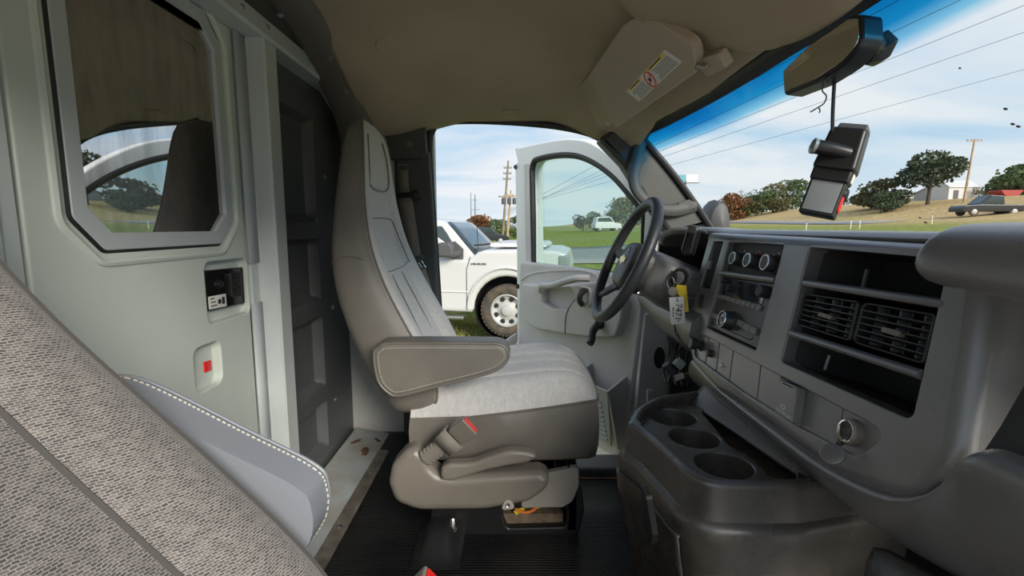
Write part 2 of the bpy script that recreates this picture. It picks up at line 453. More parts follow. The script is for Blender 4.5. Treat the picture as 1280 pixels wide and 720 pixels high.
for x, y, q, w in ((-0.55, 1.70, 0.3, 0.03), (-0.60, 1.76, -0.5, 0.022), (-0.53, 1.80, 0.9, 0.02)):
    random.seed(int(y * 100)); pts = []
    for k in range(14):
        r = w * random.uniform(0.45, 1.0); a = 2 * PI * k / 14; lx, ly = r * 0.6 * math.cos(a), r * 1.6 * math.sin(a)
        xx = x + lx * math.cos(q) - ly * math.sin(q); pts.append(V((xx, y + lx * math.sin(q) + ly * math.cos(q), lerp(0.035, 0.010, (xx + 0.64) / 0.135) + 0.0004)))
    obj('rust_patch', Msh().prism(pts, (0, 0, 0.0006)), 'rust', ch)

# ---- bulkhead
wb = set_struct(obj('wall_back', plate(BK, [(0.10, 0.0), (1.90, 0.0), (1.90, 1.44), (0.10, 1.44)], [[(0.64, 0.03), (1.182, 0.03), (1.182, 1.308), (0.64, 1.308)], [(1.30, 0.05), (1.84, 0.05), (1.84, 1.30), (1.30, 1.30)]], h=-0.004, depth=0.03, r=0.002), 'bulkhead_paint', wn_=True), 'pale grey-green painted steel bulkhead behind the seats', 'bulkhead')
# pressed panel right of the door
boxes = [(1.38, 1.625, 0.865, 1.20), (1.38, 1.625, 0.60, 0.815), (1.38, 1.625, 0.30, 0.55), (1.38, 1.625, 0.08, 0.25)]
def ph(y, z):
    h = 0.0
    for y0, y1, z0, z1 in boxes:
        h = min(h, -0.034 * sst(0, 0.022, min(y - y0, y1 - y, z - z0, z1 - z)))
    return h
ny, nz = 70, 150
rows = [[BK.pt(1.28 + 0.60 * i / ny, 0.02 + 1.29 * j / nz, ph(1.28 + 0.60 * i / ny, 0.02 + 1.29 * j / nz)) for i in range(ny + 1)] for j in range(nz + 1)]
pp = obj('pressed_panel', Msh().grid(rows), 'panel_dark', wb)
for y, z in ((1.70, 1.02), (1.715, 0.56), (1.70, 0.22)):
    bolt(wb, BK.pt(y, z, 0.0), (1, 0, 0), 0.007, 0.005)
# hat-section post between door and pressed panel
prof = [(1.184, -0.01), (1.184, 0.006), (1.214, 0.006), (1.222, 0.012), (1.224, 0.046), (1.229, 0.051), (1.240, 0.051), (1.243, 0.048), (1.290, 0.048), (1.297, 0.043), (1.298, -0.01)]
m = Msh(); m.loft([[BK.pt(y, 0.03, h) for y, h in prof], [BK.pt(y, 1.31, h) for y, h in prof]])
obj('post', m, 'bulkhead_grey', wb, ang=25)
obj('strike_flange', Msh().grid([[BK.pt(1.170, z, 0.008), BK.pt(1.214, z, 0.010)] for z in (0.03, 0.66)]), 'frame_grey', wb, solid=0.003)
obj('strike_flange', Msh().grid([[BK.pt(1.170, z, 0.008), BK.pt(1.214, z, 0.010)] for z in (0.76, 1.30)]), 'frame_grey', wb, solid=0.003)
# left jamb
prof = [(0.10, 0.0), (0.10, 0.012), (0.585, 0.012), (0.605, 0.010), (0.612, 0.002), (0.634, 0.003), (0.634, 0.0)]
m = Msh(); m.loft([[BK.pt(y, 0.03, h) for y, h in prof], [BK.pt(y, 1.31, h) for y, h in prof]])
obj('jamb', m, 'bulkhead_grey', wb, ang=25)
# head rail with rivets and the sloping closing panel above it
m = Msh(); prof = [(1.302, 0.0), (1.302, 0.052), (1.309, 0.058), (1.350, 0.052), (1.356, 0.0)]
m.loft([[BK.pt(0.10, z, h) for z, h in prof], [BK.pt(1.86, z, h) for z, h in prof]])
obj('head_rail', m, 'bulkhead_grey', wb, ang=25)
for y in (1.03, 1.13, 1.24, 1.48, 1.7):
    bolt(wb, BK.pt(y, 1.331, 0.054), (1, 0, 0), 0.005, 0.004, name='rivet')
rows = []
for y in [0.1 + 0.088 * i for i in range(21)]:
    c = interp([(0.1, 1.33), (0.5, 1.41), (0.98, 1.44), (1.3, 1.42), (1.58, 1.345), (1.76, 1.27), (1.88, 1.2)], y)
    rows.append([BK.pt(y, min(1.345, c - 0.02), 0.03), BK.pt(y, min(1.40, c), 0.06), BK.pt(y, c, 0.15)])
obj('closing_panel', Msh().grid(rows), 'pillar', wb)

# ---- bulkhead door with its window (door_2)
d2 = thing('door_2', 'pale grey-green bulkhead door with dusty octagonal window and black latch', 'door', (-0.65, 0.91, 0.03), kind='structure')
def chamf(y0, z0, y1, z1, c): return [(y0 + c, z0), (y1 - c, z0), (y1, z0 + c), (y1, z1 - c), (y1 - c, z1), (y0 + c, z1), (y0, z1 - c), (y0, z0 + c)]
win_in = chamf(0.742, 0.840, 1.098, 1.270, 0.04)
win_fr = rpoly(chamf(0.714, 0.812, 1.124, 1.300, 0.052), 0.015, 3)
latch_hole = rpoly([(1.012, 0.640), (1.176, 0.640), (1.176, 0.774), (1.012, 0.774)], 0.018, 4)
pull_hole = rpoly([(0.955, 0.505), (1.045, 0.505), (1.045, 0.60), (0.955, 0.60)], 0.02, 4)
obj('panel', plate(BK, [(0.645, 0.035), (1.178, 0.035), (1.178, 1.303), (0.645, 1.303)], [offset2(win_fr, -0.004), latch_hole, pull_hole], h=0.0, depth=0.025, hdepth=0.022, r=0.004), 'bulkhead_paint', d2, wn_=True)
em = [BK.pt(y, z, -0.0015) for y, z in offset2(win_fr, -0.020)]
obj('pressed_bead', Msh().tube(em + em[:2], 0.0075, 8, caps=False), 'bulkhead_paint', d2)
obj('window_gasket', Msh().tube([BK.pt(y, z, -0.004) for y, z in win_fr + win_fr[:2]], 0.006, 6, caps=False), 'seal', d2)
wf = obj('window_frame', plate(BK, win_fr, [win_in], h=0.004, depth=0.012, r=0.002), 'frame_grey', d2, wn_=True)
pm = bpy.data.materials.new('dusty_pane'); pm.use_nodes = True; t = pm.node_tree; b = t.nodes['Principled BSDF']
b.inputs['Roughness'].default_value = 0.6
tcx = t.nodes.new('ShaderNodeTexCoord')
mpx = t.nodes.new('ShaderNodeMapping'); mpx.inputs['Scale'].default_value = (1, 10, 2.2); t.links.new(tcx.outputs['Object'], mpx.inputs[0])
nzx = t.nodes.new('ShaderNodeTexNoise'); nzx.inputs['Scale'].default_value = 2.4; nzx.inputs['Detail'].default_value = 9; nzx.inputs['Roughness'].default_value = 0.65; t.links.new(mpx.outputs[0], nzx.inputs['Vector'])
rpx = t.nodes.new('ShaderNodeValToRGB'); t.links.new(nzx.outputs['Fac'], rpx.inputs[0])
rpx.color_ramp.elements[0].position = 0.45; rpx.color_ramp.elements[0].color = (0.012, 0.011, 0.010, 1)
rpx.color_ramp.elements[1].position = 0.8; rpx.color_ramp.elements[1].color = (0.10, 0.09, 0.075, 1)
t.links.new(rpx.outputs[0], b.inputs['Base Color'])
glx = t.nodes.new('ShaderNodeBsdfGlossy'); glx.inputs['Roughness'].default_value = 0.012; glx.inputs['Color'].default_value = (1, 1, 1, 1)
mxx = t.nodes.new('ShaderNodeMixShader')
mrx = t.nodes.new('ShaderNodeMapRange'); t.links.new(nzx.outputs['Fac'], mrx.inputs[0]); mrx.inputs[1].default_value = 0.4; mrx.inputs[2].default_value = 0.75; mrx.inputs[3].default_value = 0.62; mrx.inputs[4].default_value = 0.30
t.links.new(mrx.outputs[0], mxx.inputs[0]); t.links.new(b.outputs[0], mxx.inputs[1]); t.links.new(glx.outputs[0], mxx.inputs[2])
t.links.new(mxx.outputs[0], t.nodes['Material Output'].inputs[0])
MATS['dusty_pane'] = pm
pn = Msh(); pn.prism([BK.pt(y, z, -0.010) for y, z in offset2(win_in, -0.01)], (0.006, 0, 0))
obj('pane', pn, 'dusty_pane', d2, label='dusty tinted pane mirroring the open driver door and trees', smooth=False)
# latch
lp = obj('latch_recess', plate(BK, offset2(latch_hole, -0.004), h=-0.021, depth=0.004, r=0.001), 'bulkhead_paint', d2)
la = obj('latch_plate', plate(BK, rpoly([(1.024, 0.668), (1.170, 0.662), (1.172, 0.752), (1.026, 0.756)], 0.006), h=-0.008, depth=0.013, r=0.002), 'black_gloss', d2, wn_=True)
bolt(la, BK.pt(1.068, 0.722, -0.008), (1, 0, 0), 0.008, 0.008, 'black_plastic', 'button')
obj('lever_frame', plate(BK, rpoly([(1.104, 0.684), (1.150, 0.682), (1.150, 0.744), (1.104, 0.746)], 0.008), [rpoly([(1.110, 0.690), (1.144, 0.688), (1.144, 0.738), (1.110, 0.740)], 0.005)], h=0.0, depth=0.008, r=0.002), 'black_plastic', la, wn_=True)
m = Msh()
for k in range(9): m.box(BK.pt(1.132, 0.692 + 0.0055 * k, -0.004), (0.008, 0.018, 0.003))
obj('lever_ribs', m, 'knob', la, label='ribbed black thumb slide')
lb = obj('label', plate(BK, [(1.028, 0.671), (1.092, 0.668), (1.092, 0.697), (1.028, 0.699)], h=-0.0072, depth=0.0008, r=0.0003), 'white_label', la)
BKM = Matrix(((0, 0, 1, 0), (1, 0, 0, 0), (0, 1, 0, 0), (0, 0, 0, 1)))
m = Msh()
for k in range(3):
    m.box(BK.pt(1.045 - 0.002 * k, 0.677 + 0.008 * k, -0.0068), (0.0004, 0.022 - 0.004 * k, 0.0022))
m.box(BK.pt(1.080, 0.6835, -0.0068), (0.0004, 0.010, 0.016)); m.lathe([(0.006, 0), (0.006, 0.0004)], BK.pt(1.066, 0.683, -0.007), (1, 0, 0), 12)
obj('label_print', m, 'ink', la, smooth=False)
obj('pull_recess', plate(BK, offset2(pull_hole, -0.004), h=-0.020, depth=0.004, r=0.001), 'bulkhead_paint', d2)
obj('red_marker', plate(BK, [(1.012, 0.535), (1.036, 0.533), (1.036, 0.556), (1.012, 0.558)], h=-0.017, depth=0.003, r=0.001), 'red', d2)

# ---- body side behind the seat and B-pillar trim
SD = Plane((0, 1.90, 0), (1, 0, 0), (0, 0, 1), (0, -1, 0))
wl = set_struct(obj('wall_left', plate(SD, [(-0.66, -0.02), (-0.30, -0.02), (-0.30, 1.30), (-0.66, 1.30)], h=0.0, depth=0.04, r=0.003), 'white_inner', wn_=True), 'white painted body side behind the driver seat', 'body side')
PB = Plane((0, 1.865, 0), (1, 0, 0), (0, 0, 1), (0, -1, 0))
bp = set_struct(obj('trim_2', plate(PB, rpoly([PB.px(492, 190), PB.px(536, 186), PB.px(544, 300), PB.px(552, 420), PB.px(556, 560), PB.px(505, 560)], [0.01, 0.02, 0.05, 0.05, 0.02, 0.01]), h=0.0, depth=0.035, r=0.012), 'pillar', wn_=True), 'charcoal plastic trim on the pillar behind the driver door opening', 'pillar trim')
obj('upper_cover', plate(PB, rpoly([PB.px(474, 142), PB.px(527, 145), PB.px(532, 152), PB.px(534, 192), PB.px(528, 200), PB.px(488, 200)], 0.012), h=0.014, depth=0.03, r=0.008), 'pillar', bp, wn_=True)
a, z = PB.px(513, 181)
obj('round_cap', Msh().lathe([(0.0125, 0), (0.0125, 0.0015), (0.010, 0.0022), (0.0, 0.0022)], PB.pt(a, z, 0.0135), (0, -1, 0), 20), 'bow_trim', bp)
a, z = PB.px(504, 227)
obj('belt_slot', plate(PB, rpoly([(a - 0.022, z - 0.07), (a + 0.022, z - 0.07), (a + 0.022, z + 0.065), (a - 0.022, z + 0.065)], 0.01), [rpoly([(a - 0.016, z - 0.06), (a + 0.016, z - 0.06), (a + 0.016, z + 0.058), (a - 0.016, z + 0.058)], 0.008)], h=0.004, depth=0.006, r=0.002), 'bow_trim', bp, wn_=True)

# ---- door seal
path = [SD.px(u, v) for u, v in ((560, 640), (556, 540), (551, 430), (545, 330), (539, 240), (536, 185), (540, 163), (553, 153), (590, 150.5), (650, 153), (705, 159), (745, 170), (772, 190), (795, 217), (812, 240), (822, 258))]
pts = smooth_pts([SD.pt(a, z, 0.0) for a, z in path], 5)
sl = set_struct(obj('trim_4', Msh().tube(pts, 0.014, 10), 'seal'), 'black rubber seal around the driver door opening', 'door seal')

# ---- ceiling
BY = [(0.0, 1.22), (0.06, 1.25), (0.14, 1.27), (0.26, 1.33), (0.41, 1.395), (0.6, 1.425), (0.98, 1.43), (1.25, 1.425), (1.42, 1.41), (1.55, 1.385), (1.70, 1.325), (1.82, 1.272), (1.93, 1.245)]
FX = [(-0.7, 1.44), (-0.1, 1.435), (0.05, 1.43), (0.16, 1.395), (0.26, 1.34), (0.36, 1.275), (0.45, 1.205), (0.56, 1.165)]
def hz(x, y):
    a = interp(BY, y); b = interp(FX, x - 0.075 * (1 - ((y - 0.98) / 0.78) ** 2)); k = 0.03
    z = min(a, b) - max(0, k - abs(a - b)) ** 2 / (4 * k)
    z -= 0.07 * sst(-0.15, -0.5, x) * sst(1.3, 1.6, y)
    z -= 0.075 * sst(0.12, 0.40, x) * sst(1.62, 1.88, y)
    d = ((x - 0.31) / 0.20) ** 2 + ((y - 0.80) / 0.36) ** 2
    return z - 0.085 * sst(1.25, 0.55, d)
xs = [-0.52 + 0.0125 * i for i in range(84)]; ys = [0.0 + 0.025 * j for j in range(77)]
rows = []
for y in ys:
    r = []
    for x in xs:
        lim = 0.530 - 0.11 * (y - 0.98) ** 2
        xx = min(x, lim); r.append(V((xx, y, hz(xx, y))))
    rows.append(r)
ce = set_struct(obj('ceiling', Msh().grid(rows), 'headliner', solid=0.02), 'tan cloth headliner with a padded bulge above the windshield', 'headliner')
roof = [[V((x, y, hz(x, y) + 0.05)) for x in [-0.7 + 0.1 * i for i in range(13)]] for y in [-0.06 + 0.1 * j for j in range(21)]]
obj('roof_skin', Msh().grid(roof), 'white_paint', ce, solid=0.004)
P0 = V((-0.41, 1.45, 0)); 
def ceil_hit(u, v):
    d = ray(u, v); t = 0.5
    while t < 3:
        p = EYE + d * t
        if p.z >= hz(p.x, p.y): return p
        t += 0.002
    return EYE + d * 1.5
def hnorm(p):
    e = 0.01
    return V((hz(p.x + e, p.y) - hz(p.x - e, p.y), hz(p.x, p.y + e) - hz(p.x, p.y - e), -2 * e)).normalized()
p = ceil_hit(482, 53); n = hnorm(p)
obj('round_button', Msh().lathe([(0.03, -0.012), (0.03, 0.012), (0.027, 0.0145), (0.0, 0.0150)], p, n, 28), 'headliner', ce)
p = ceil_hit(639, 137); n = hnorm(p)
PL = Plane(p, (1, 0, 0), n.cross(V((1, 0, 0))), n)
obj('retainer', plate(PL, rpoly([(-0.032, -0.014), (0.032, -0.014), (0.032, 0.014), (-0.032, 0.014)], 0.006), h=0.014, depth=0.016, r=0.003), 'headliner', ce, wn_=True)
# roof bow trim along the back edge of the headliner
cs = [(-0.115, 0.012), (-0.11, -0.03), (-0.085, -0.042), (-0.03, -0.040), (0.0, -0.022), (0.008, 0.015)]
path = [(0.1, 1.33), (0.35, 1.40), (0.7, 1.44), (1.0, 1.445), (1.25, 1.43), (1.42, 1.40), (1.56, 1.345), (1.68, 1.28), (1.77, 1.20), (1.82, 1.08), (1.84, 0.9)]
pts = smooth_pts([V((-0.50, y, z)) for y, z in path], 4); rings = []
for i, p in enumerate(pts):
    tt = (pts[min(i + 1, len(pts) - 1)] - pts[max(i - 1, 0)]).normalized(); nn = V((0, -tt.z, tt.y))
    rings.append([p + V((x, 0, 0)) + nn * h for x, h in cs])
bw = obj('rear_bow', Msh().loft(rings), 'bow_trim', ce, ang=50)
for u, v, i in ((348, 17, 0), (409, 79, 0), (428, 121, 0), (446, 81, 1)):
    best = min(((q - EYE).normalized().cross(ray(u, v).normalized()).length, k, kk) for k, r in enumerate(rings) for kk, q in enumerate(r) if k > 8)
    bolt(ce, rings[best[1]][best[2]], (0.3, -0.5, -0.8), 0.006, 0.004, name='screw')

# ---- windshield (window_1)
def wsx(y, t):     # t 0 = header, 1 = cowl
    bow = 0.54 - 0.11 * (y - 0.98) ** 2
    return V((bow + t * 0.37 - 0.08 * t * (y - 0.98) ** 2, y, lerp(1.190, 0.80, t) - 0.02 * math.sin(PI * t) * -1 - 0.012 * abs(y - 0.98)))
m = Msh(); rows = []; uv = []
for j in range(31):
    y = 0.08 + (1.795 - 0.08) * j / 30
    rows.append([wsx(y, i / 40) for i in range(41)]); uv += [(j / 30, i / 40) for i in range(41)]
m.grid(rows); m.uv = uv
wm = bpy.data.materials.new('windshield_glass'); wm.use_nodes = True; t = wm.node_tree; t.nodes.clear()
uvn = t.nodes.new('ShaderNodeUVMap'); sp = t.nodes.new('ShaderNodeSeparateXYZ'); t.links.new(uvn.outputs[0], sp.inputs[0])
rp = t.nodes.new('ShaderNodeValToRGB'); t.links.new(sp.outputs['Y'], rp.inputs[0])
el = rp.color_ramp.elements
el[0].position = 0.0; el[0].color = (0.0, 0.16, 0.42, 1)
el[1].position = 0.20; el[1].color = (0.97, 0.98, 0.97, 1)
x = el.new(0.10); x.color = (0.01, 0.28, 0.58, 1)
x = el.new(0.16); x.color = (0.25, 0.62, 0.82, 1)
tr = t.nodes.new('ShaderNodeBsdfTransparent'); t.links.new(rp.outputs[0], tr.inputs[0])
gl = t.nodes.new('ShaderNodeBsdfGlossy'); gl.inputs['Roughness'].default_value = 0.01
mxn = t.nodes.new('ShaderNodeMixShader'); mxn.inputs[0].default_value = 0.03
o_ = t.nodes.new('ShaderNodeOutputMaterial'); t.links.new(tr.outputs[0], mxn.inputs[1]); t.links.new(gl.outputs[0], mxn.inputs[2]); t.links.new(mxn.outputs[0], o_.inputs[0])
MATS['windshield_glass'] = wm
w1 = set_struct(obj('window_1', m, 'windshield_glass', label=''), 'windshield with a blue tint band along its top edge', 'windshield')
m = Msh(); m.grid([[wsx(0.08 + 1.78 * j / 40, 0.0) + V((-0.028, 0, 0.028)), wsx(0.08 + 1.78 * j / 40, 0.02) + V((-0.004, 0, -0.004))] for j in range(41)])
obj('header_seal', m, 'seal', w1, solid=0.006)
m = Msh(); m.tube([wsx(1.80, i / 20) + V((-0.005, -0.005, 0)) for i in range(21)], 0.012, 8)
obj('side_seal', m, 'seal', w1)
def ws_hit(u, v):
    d = ray(u, v); best = None; t_ = 0.3
    while t_ < 2.5:
        p = EYE + d * t_
        if 0.08 < p.y < 1.9:
            tt = (1.19 - p.z) / 0.39
            if p.x >= wsx(p.y, max(0, min(1, tt))).x: return p
        t_ += 0.002
    return EYE + d
for u, v, s in ((1092, 256, 0.004), (1096, 261, 0.005), (1101, 265, 0.003), (1150, 272, 0.003), (1157, 278, 0.004), (1266, 155, 0.003), (1273, 158, 0.003), (1257, 136, 0.003), (1200, 85, 0.002)):
    p = ws_hit(u, v)
    obj('bug_splat', Msh().lathe([(s, 0), (s * 0.7, 0.001), (s * 0.2, 0.0015)], p, V((-0.55, 0, -0.83)), 6), 'dust', w1)

# ---- A-pillar trim with grab handle (trim_1)
pr = [(748, 174), (770, 158), (798, 158), (811, 176), (848, 226), (888, 281), (838, 294), (815, 262), (798, 236), (778, 205)]
AP = Plane((0, 1.80, 0), (1, 0, 0), (0, 0, 1), (0, -1, 0))
t1 = set_struct(obj('trim_1', plate(AP, rpoly([AP.px(u, v) for u, v in pr], 0.01, 3), h=0.0, depth=0.07, r=0.018), 'pillar', wn_=True), 'charcoal windshield pillar trim with moulded grab handle', 'pillar trim')
hp = [(800, 178), (796, 198), (792, 218), (795, 236), (806, 250), (822, 261), (845, 263), (868, 257)]
pts = smooth_pts([AP.pt(*AP.px(u, v, k), k) for (u, v), k in zip(hp, (0.0, 0.018, 0.04, 0.055, 0.055, 0.045, 0.02, 0.0))], 5)
n_ = len(pts)
obj('grab_handle', Msh().tube(pts, [0.020 + 0.006 * abs(2 * i / n_ - 1) for i in range(n_)], 10, flat=0.75, up=V((0, -1, 0))), 'pillar', t1)
for c in (((800, 187), (806, 189), (809, 200), (803, 206), (798, 203)), ((847, 254), (862, 249), (872, 260), (853, 264))):
    obj('handle_cap', plate(AP, rpoly([AP.px(u, v, 0.026) for u, v in c], 0.004, 3), h=0.026, depth=0.02, r=0.002), 'pillar', t1, wn_=True)

# white hinge pillar below the dash
HP = Plane((0, 1.90, 0), (1, 0, 0), (0, 0, 1), (0, -1, 0))
hpil = set_struct(obj('trim_5', plate(HP, rpoly([HP.px(806, 392), HP.px(850, 392), HP.px(850, 560), HP.px(790, 575), HP.px(796, 500)], 0.01, 3), h=0.0, depth=0.06, r=0.006), 'white_inner', wn_=True), 'white painted door hinge pillar below the dashboard', 'pillar')
a, z = HP.px(824, 447)
pts = [HP.pt(a + 0.022 * math.cos(2 * PI * k / 20), z + 0.045 * math.sin(2 * PI * k / 20), 0.001) for k in range(20)]
obj('oval_grommet', Msh().prism(pts, (0, -0.003, 0)), 'seal', hpil)
obj('hinge', Msh().box(HP.pt(*HP.px(812, 500), 0.01), (0.03, 0.02, 0.10)), 'white_inner', hpil, bevel=0.004)
a0 = HP.px(836, 425); a1 = HP.px(830, 530)
obj('footwell_edge', Msh().tube([HP.pt(*a0, 0.03), HP.pt(*a1, 0.03)], 0.012, 8), 'bow_trim', hpil)
# dark footwell shell and kick panel behind the dash
kick = set_struct(obj('wall_front', Msh().grid([[V((1.05, y, -0.2)), V((0.98, y, 0.3)), V((0.92, y, 0.76))] for y in (0.05, 1.0, 1.9)]), 'dash_dark', solid=0.02), 'black carpeted firewall at the front of the footwell', 'firewall')
obj('kick_panel', Msh().grid([[V((0.64, 1.885, z)), V((0.98, 1.885, z))] for z in (-0.2, 0.75)]), 'dash_dark', kick, solid=0.02)

# ---- driver door, swung open (door_1)
DP = Plane((0.54, 1.93, 0), (-0.497, 0.868, 0), (0, 0, 1), (-0.868, -0.497, 0))
d1 = thing('door_1', 'open white driver door with grey trim panel, window crank and map pockets', 'door', (0.54, 1.93, -0.2), kind='structure')
def arc2(pts, k=6): return [tuple(p[:2]) for p in smooth_pts([V((x, y, 0)) for x, y in pts], k)]
outer = rpoly([(-0.03, -0.24), (1.00, -0.24), (1.03, 0.10), (1.035, 0.66), (1.058, 1.26)], [0.05, 0.06, 0.2, 0.3, 0.02], 5) + [(1.062, 1.298)] + arc2([(1.0, 1.297), (0.85, 1.294), (0.66, 1.286), (0.50, 1.268), (0.36, 1.228), (0.20, 1.135), (0.06, 1.015), (-0.03, 0.93)])
hole = [(0.03, 0.64), (0.855, 0.64)] + arc2([(0.868, 0.90), (0.880, 1.12), (0.878, 1.165), (0.862, 1.194), (0.83, 1.205), (0.72, 1.207), (0.58, 1.198), (0.46, 1.176), (0.34, 1.130), (0.22, 1.062), (0.12, 0.982), (0.03, 0.905)])
obj('door_frame', plate(DP, outer, [hole], h=0.0, depth=0.075, r=0.012, back=True), 'door_white', d1, wn_=True)
obj('window_seal', Msh().tube([DP.pt(a, z, -0.012) for a, z in offset2(hole, -0.004) + offset2(hole, -0.004)[:2]], 0.017, 8, caps=False), 'seal', d1)
obj('window_channel', Msh().hexa([DP.pt(a, z, h) for a, z, h in ((0.865, 0.64, -0.05), (0.925, 0.64, -0.05), (0.925, 0.64, 0.006), (0.865, 0.64, 0.006), (0.888, 1.20, -0.05), (0.945, 1.20, -0.05), (0.945, 1.20, 0.006), (0.888, 1.20, 0.006))]), 'door_trim', d1, bevel=0.008)
obj('window_glass', Msh().prism([DP.pt(a, z, -0.045) for a, z in hole], DP.n * 0.005), 'door_glass', d1, smooth=False)
bolt(d1, DP.pt(1.015, 0.50, 0.0), DP.n, 0.011, 0.010, 'seal', 'rubber_stop')
bolt(d1, DP.pt(1.04, 1.19, 0.0), DP.n, 0.010, 0.012, 'seal', 'rubber_stop')
tp = obj('trim_panel', plate(DP, rpoly([(0.10, -0.17), (0.95, -0.17), (0.965, 0.30), (0.948, 0.652), (0.5, 0.655), (0.0, 0.645), (-0.01, 0.50), (0.02, 0.25), (0.05, 0.02)], [0.06, 0.08, 0.1, 0.03, 0.2, 0.04, 0.1, 0.2, 0.2], 4), h=0.028, depth=0.03, r=0.012), 'door_trim', d1, wn_=True)
def dpx(lst, h): return [DP.px(u, v, h) for u, v in lst]
arm = rpoly(dpx([(652, 354), (676, 357), (712, 356), (745, 352), (779, 372), (776, 398), (768, 422), (740, 422), (708, 418), (668, 411), (651, 398)], 0.075), [0.02, 0.1, 0.1, 0.05, 0.06, 0.1, 0.05, 0.1, 0.1, 0.12, 0.04], 4)
well = rpoly(dpx([(677, 362), (712, 358), (722, 372), (712, 386), (690, 386), (676, 378)], 0.075), 0.02, 4)
obj('armrest_panel', plate(DP, arm, [well], h=0.075, depth=0.05, hdepth=0.05, r=0.010), 'door_trim', tp, wn_=True)
arc = [DP.pt(*DP.px(u, v, 0.030), 0.029) for u, v in ((652, 350), (660, 344), (675, 340), (700, 338), (725, 338), (742, 342), (748, 347))]
obj('moulded_arc', Msh().tube(smooth_pts(arc, 5), 0.006, 8), 'door_trim', tp)
# pull handle
cen = smooth_pts([DP.pt(*DP.px(u, v, k), k) for u, v, k in ((677, 364, 0.07), (678, 357, 0.11), (690, 357, 0.125), (706, 352, 0.13), (722, 348, 0.125), (737, 348, 0.09))], 5)
obj('pull_handle', Msh().tube(cen, 0.019, 10, flat=0.85), 'door_trim', tp)
seam = [DP.pt(*DP.px(u, v, 0.0765), 0.0765) for u, v in ((719, 374), (708, 392), (706, 418))]
obj('seam', Msh().tube(smooth_pts(seam, 4), 0.0018, 6), 'seal', tp)
hb = obj('handle_bezel', plate(DP, rpoly(dpx([(722, 357), (738, 360), (737, 385), (720, 382)], 0.085), 0.022, 4), [rpoly(dpx([(724, 360), (736, 362), (735, 382), (722, 380)], 0.085), 0.018, 4)], h=0.085, depth=0.02, r=0.004), 'door_trim', tp, wn_=True)
lv = [DP.pt(*DP.px(u, v, 0.09), k) for u, v, k in ((731, 362, 0.085), (729, 368, 0.105), (728, 376, 0.105), (728, 381, 0.088))]
obj('door_lever', Msh().tube(smooth_pts(lv, 4), 0.013, 10), 'knob', hb)
cb = DP.pt(*DP.px(748, 405, 0.09), 0.078)
cr_ = obj('window_crank', Msh().lathe([(0.024, 0), (0.024, 0.012), (0.016, 0.02), (0.0, 0.021)], cb, DP.n, 20), 'black_plastic', tp)
ck = DP.pt(*DP.px(737, 430, 0.15), 0.15)
obj('crank_arm', Msh().tube(smooth_pts([cb + DP.n * 0.012, lerp(cb, ck, 0.35) + DP.n * 0.02, lerp(cb, ck, 0.8), ck], 4), [0.017] * 5 + [0.015] * 5 + [0.0155] * 3, 10), 'black_plastic', cr_)
# map pockets
pk = obj('pocket_wall', Msh().hexa([DP.pt(a, z, h) for a, z, h in ((0.10, -0.10, 0.06), (0.98, -0.10, 0.06), (0.98, -0.10, 0.07), (0.10, -0.10, 0.07), (0.06, 0.172, 0.118), (1.02, 0.172, 0.118), (1.02, 0.172, 0.132), (0.06, 0.172, 0.132))]), 'door_trim', d1, bevel=0.004)
for a in (0.065, 0.295, 0.56, 1.0):
    obj('pocket_divider', Msh().hexa([DP.pt(a + da, z, h) for da, z, h in ((-0.007, -0.1, 0.02), (0.007, -0.1, 0.02), (0.007, -0.1, 0.066), (-0.007, -0.1, 0.066), (-0.007, 0.225, 0.02), (0.007, 0.225, 0.02), (0.007, 0.172, 0.128), (-0.007, 0.172, 0.128))]), 'door_trim', pk, bevel=0.003)
for k in range(9):
    z = 0.105 - 0.022 * k; hh = lerp(0.07, 0.132, (z + 0.10) / 0.272)
    obj('speaker_slat', Msh().tube([DP.pt(0.115, z, hh + 0.001), DP.pt(0.215, z, hh + 0.001)], 0.005, 6), 'frame_grey', pk)
# outside mirror on the door
mc = DP.pt(0.02, 0.86, -0.38)
rings = []
for k in range(9):
    a = -1 + 2 * k / 8; w = math.sqrt(max(0.02, 1 - a ** 4))
    rings.append([mc + V((0.03 + 0.05 * math.cos(q) * w, 0.09 * a * 1.0 + 0.0, 0.105 * math.sin(q) * w)) for q in [2 * PI * i / 14 for i in range(14)]])
obj('outside_mirror', Msh().loft(rings), 'grey_plastic', d1, label='grey plastic outside mirror')
obj('mirror_arm', Msh().tube([DP.pt(0.04, 0.74, -0.06), DP.pt(0.03, 0.77, -0.22), mc], 0.02, 8), 'grey_plastic', d1)
# ================================================================== DASHBOARD
DH = Plane((0.56, 0, 0.85), (0, 1, 0), (-0.207, 0, -0.978), (-0.978, 0, 0.207))
def hp_(lst, h=0.0): return [DH.px(u, v, h) for u, v in lst]
DB = thing('dashboard', 'charcoal plastic dashboard with radio, vents and switch row', 'dashboard', (0.56, 0.95, 0.40))
trim_o = rpoly(hp_([(885, 288.5), (1000, 293), (1200, 303), (1232, 350), (1222, 430), (1197, 580), (1140, 634), (1040, 597), (955, 533), (895, 491), (863, 455), (857, 420), (868, 352)]), [0.012, 0.3, 0.02, 0.05, 0.2, 0.06, 0.05, 0.3, 0.4, 0.2, 0.05, 0.06, 0.3], 5)
h_slot = rpoly(hp_([(892, 302), (904, 302), (887, 361), (875, 358)]), 0.004, 3)
h_stack = rpoly(hp_([(911, 303), (980, 305), (944.5, 438), (883, 409)]), 0.005, 3)
h_vent = rpoly(hp_([(1012, 308), (1187, 317), (1139, 525), (976, 452)]), [0.008, 0.008, 0.010, 0.010], 4)
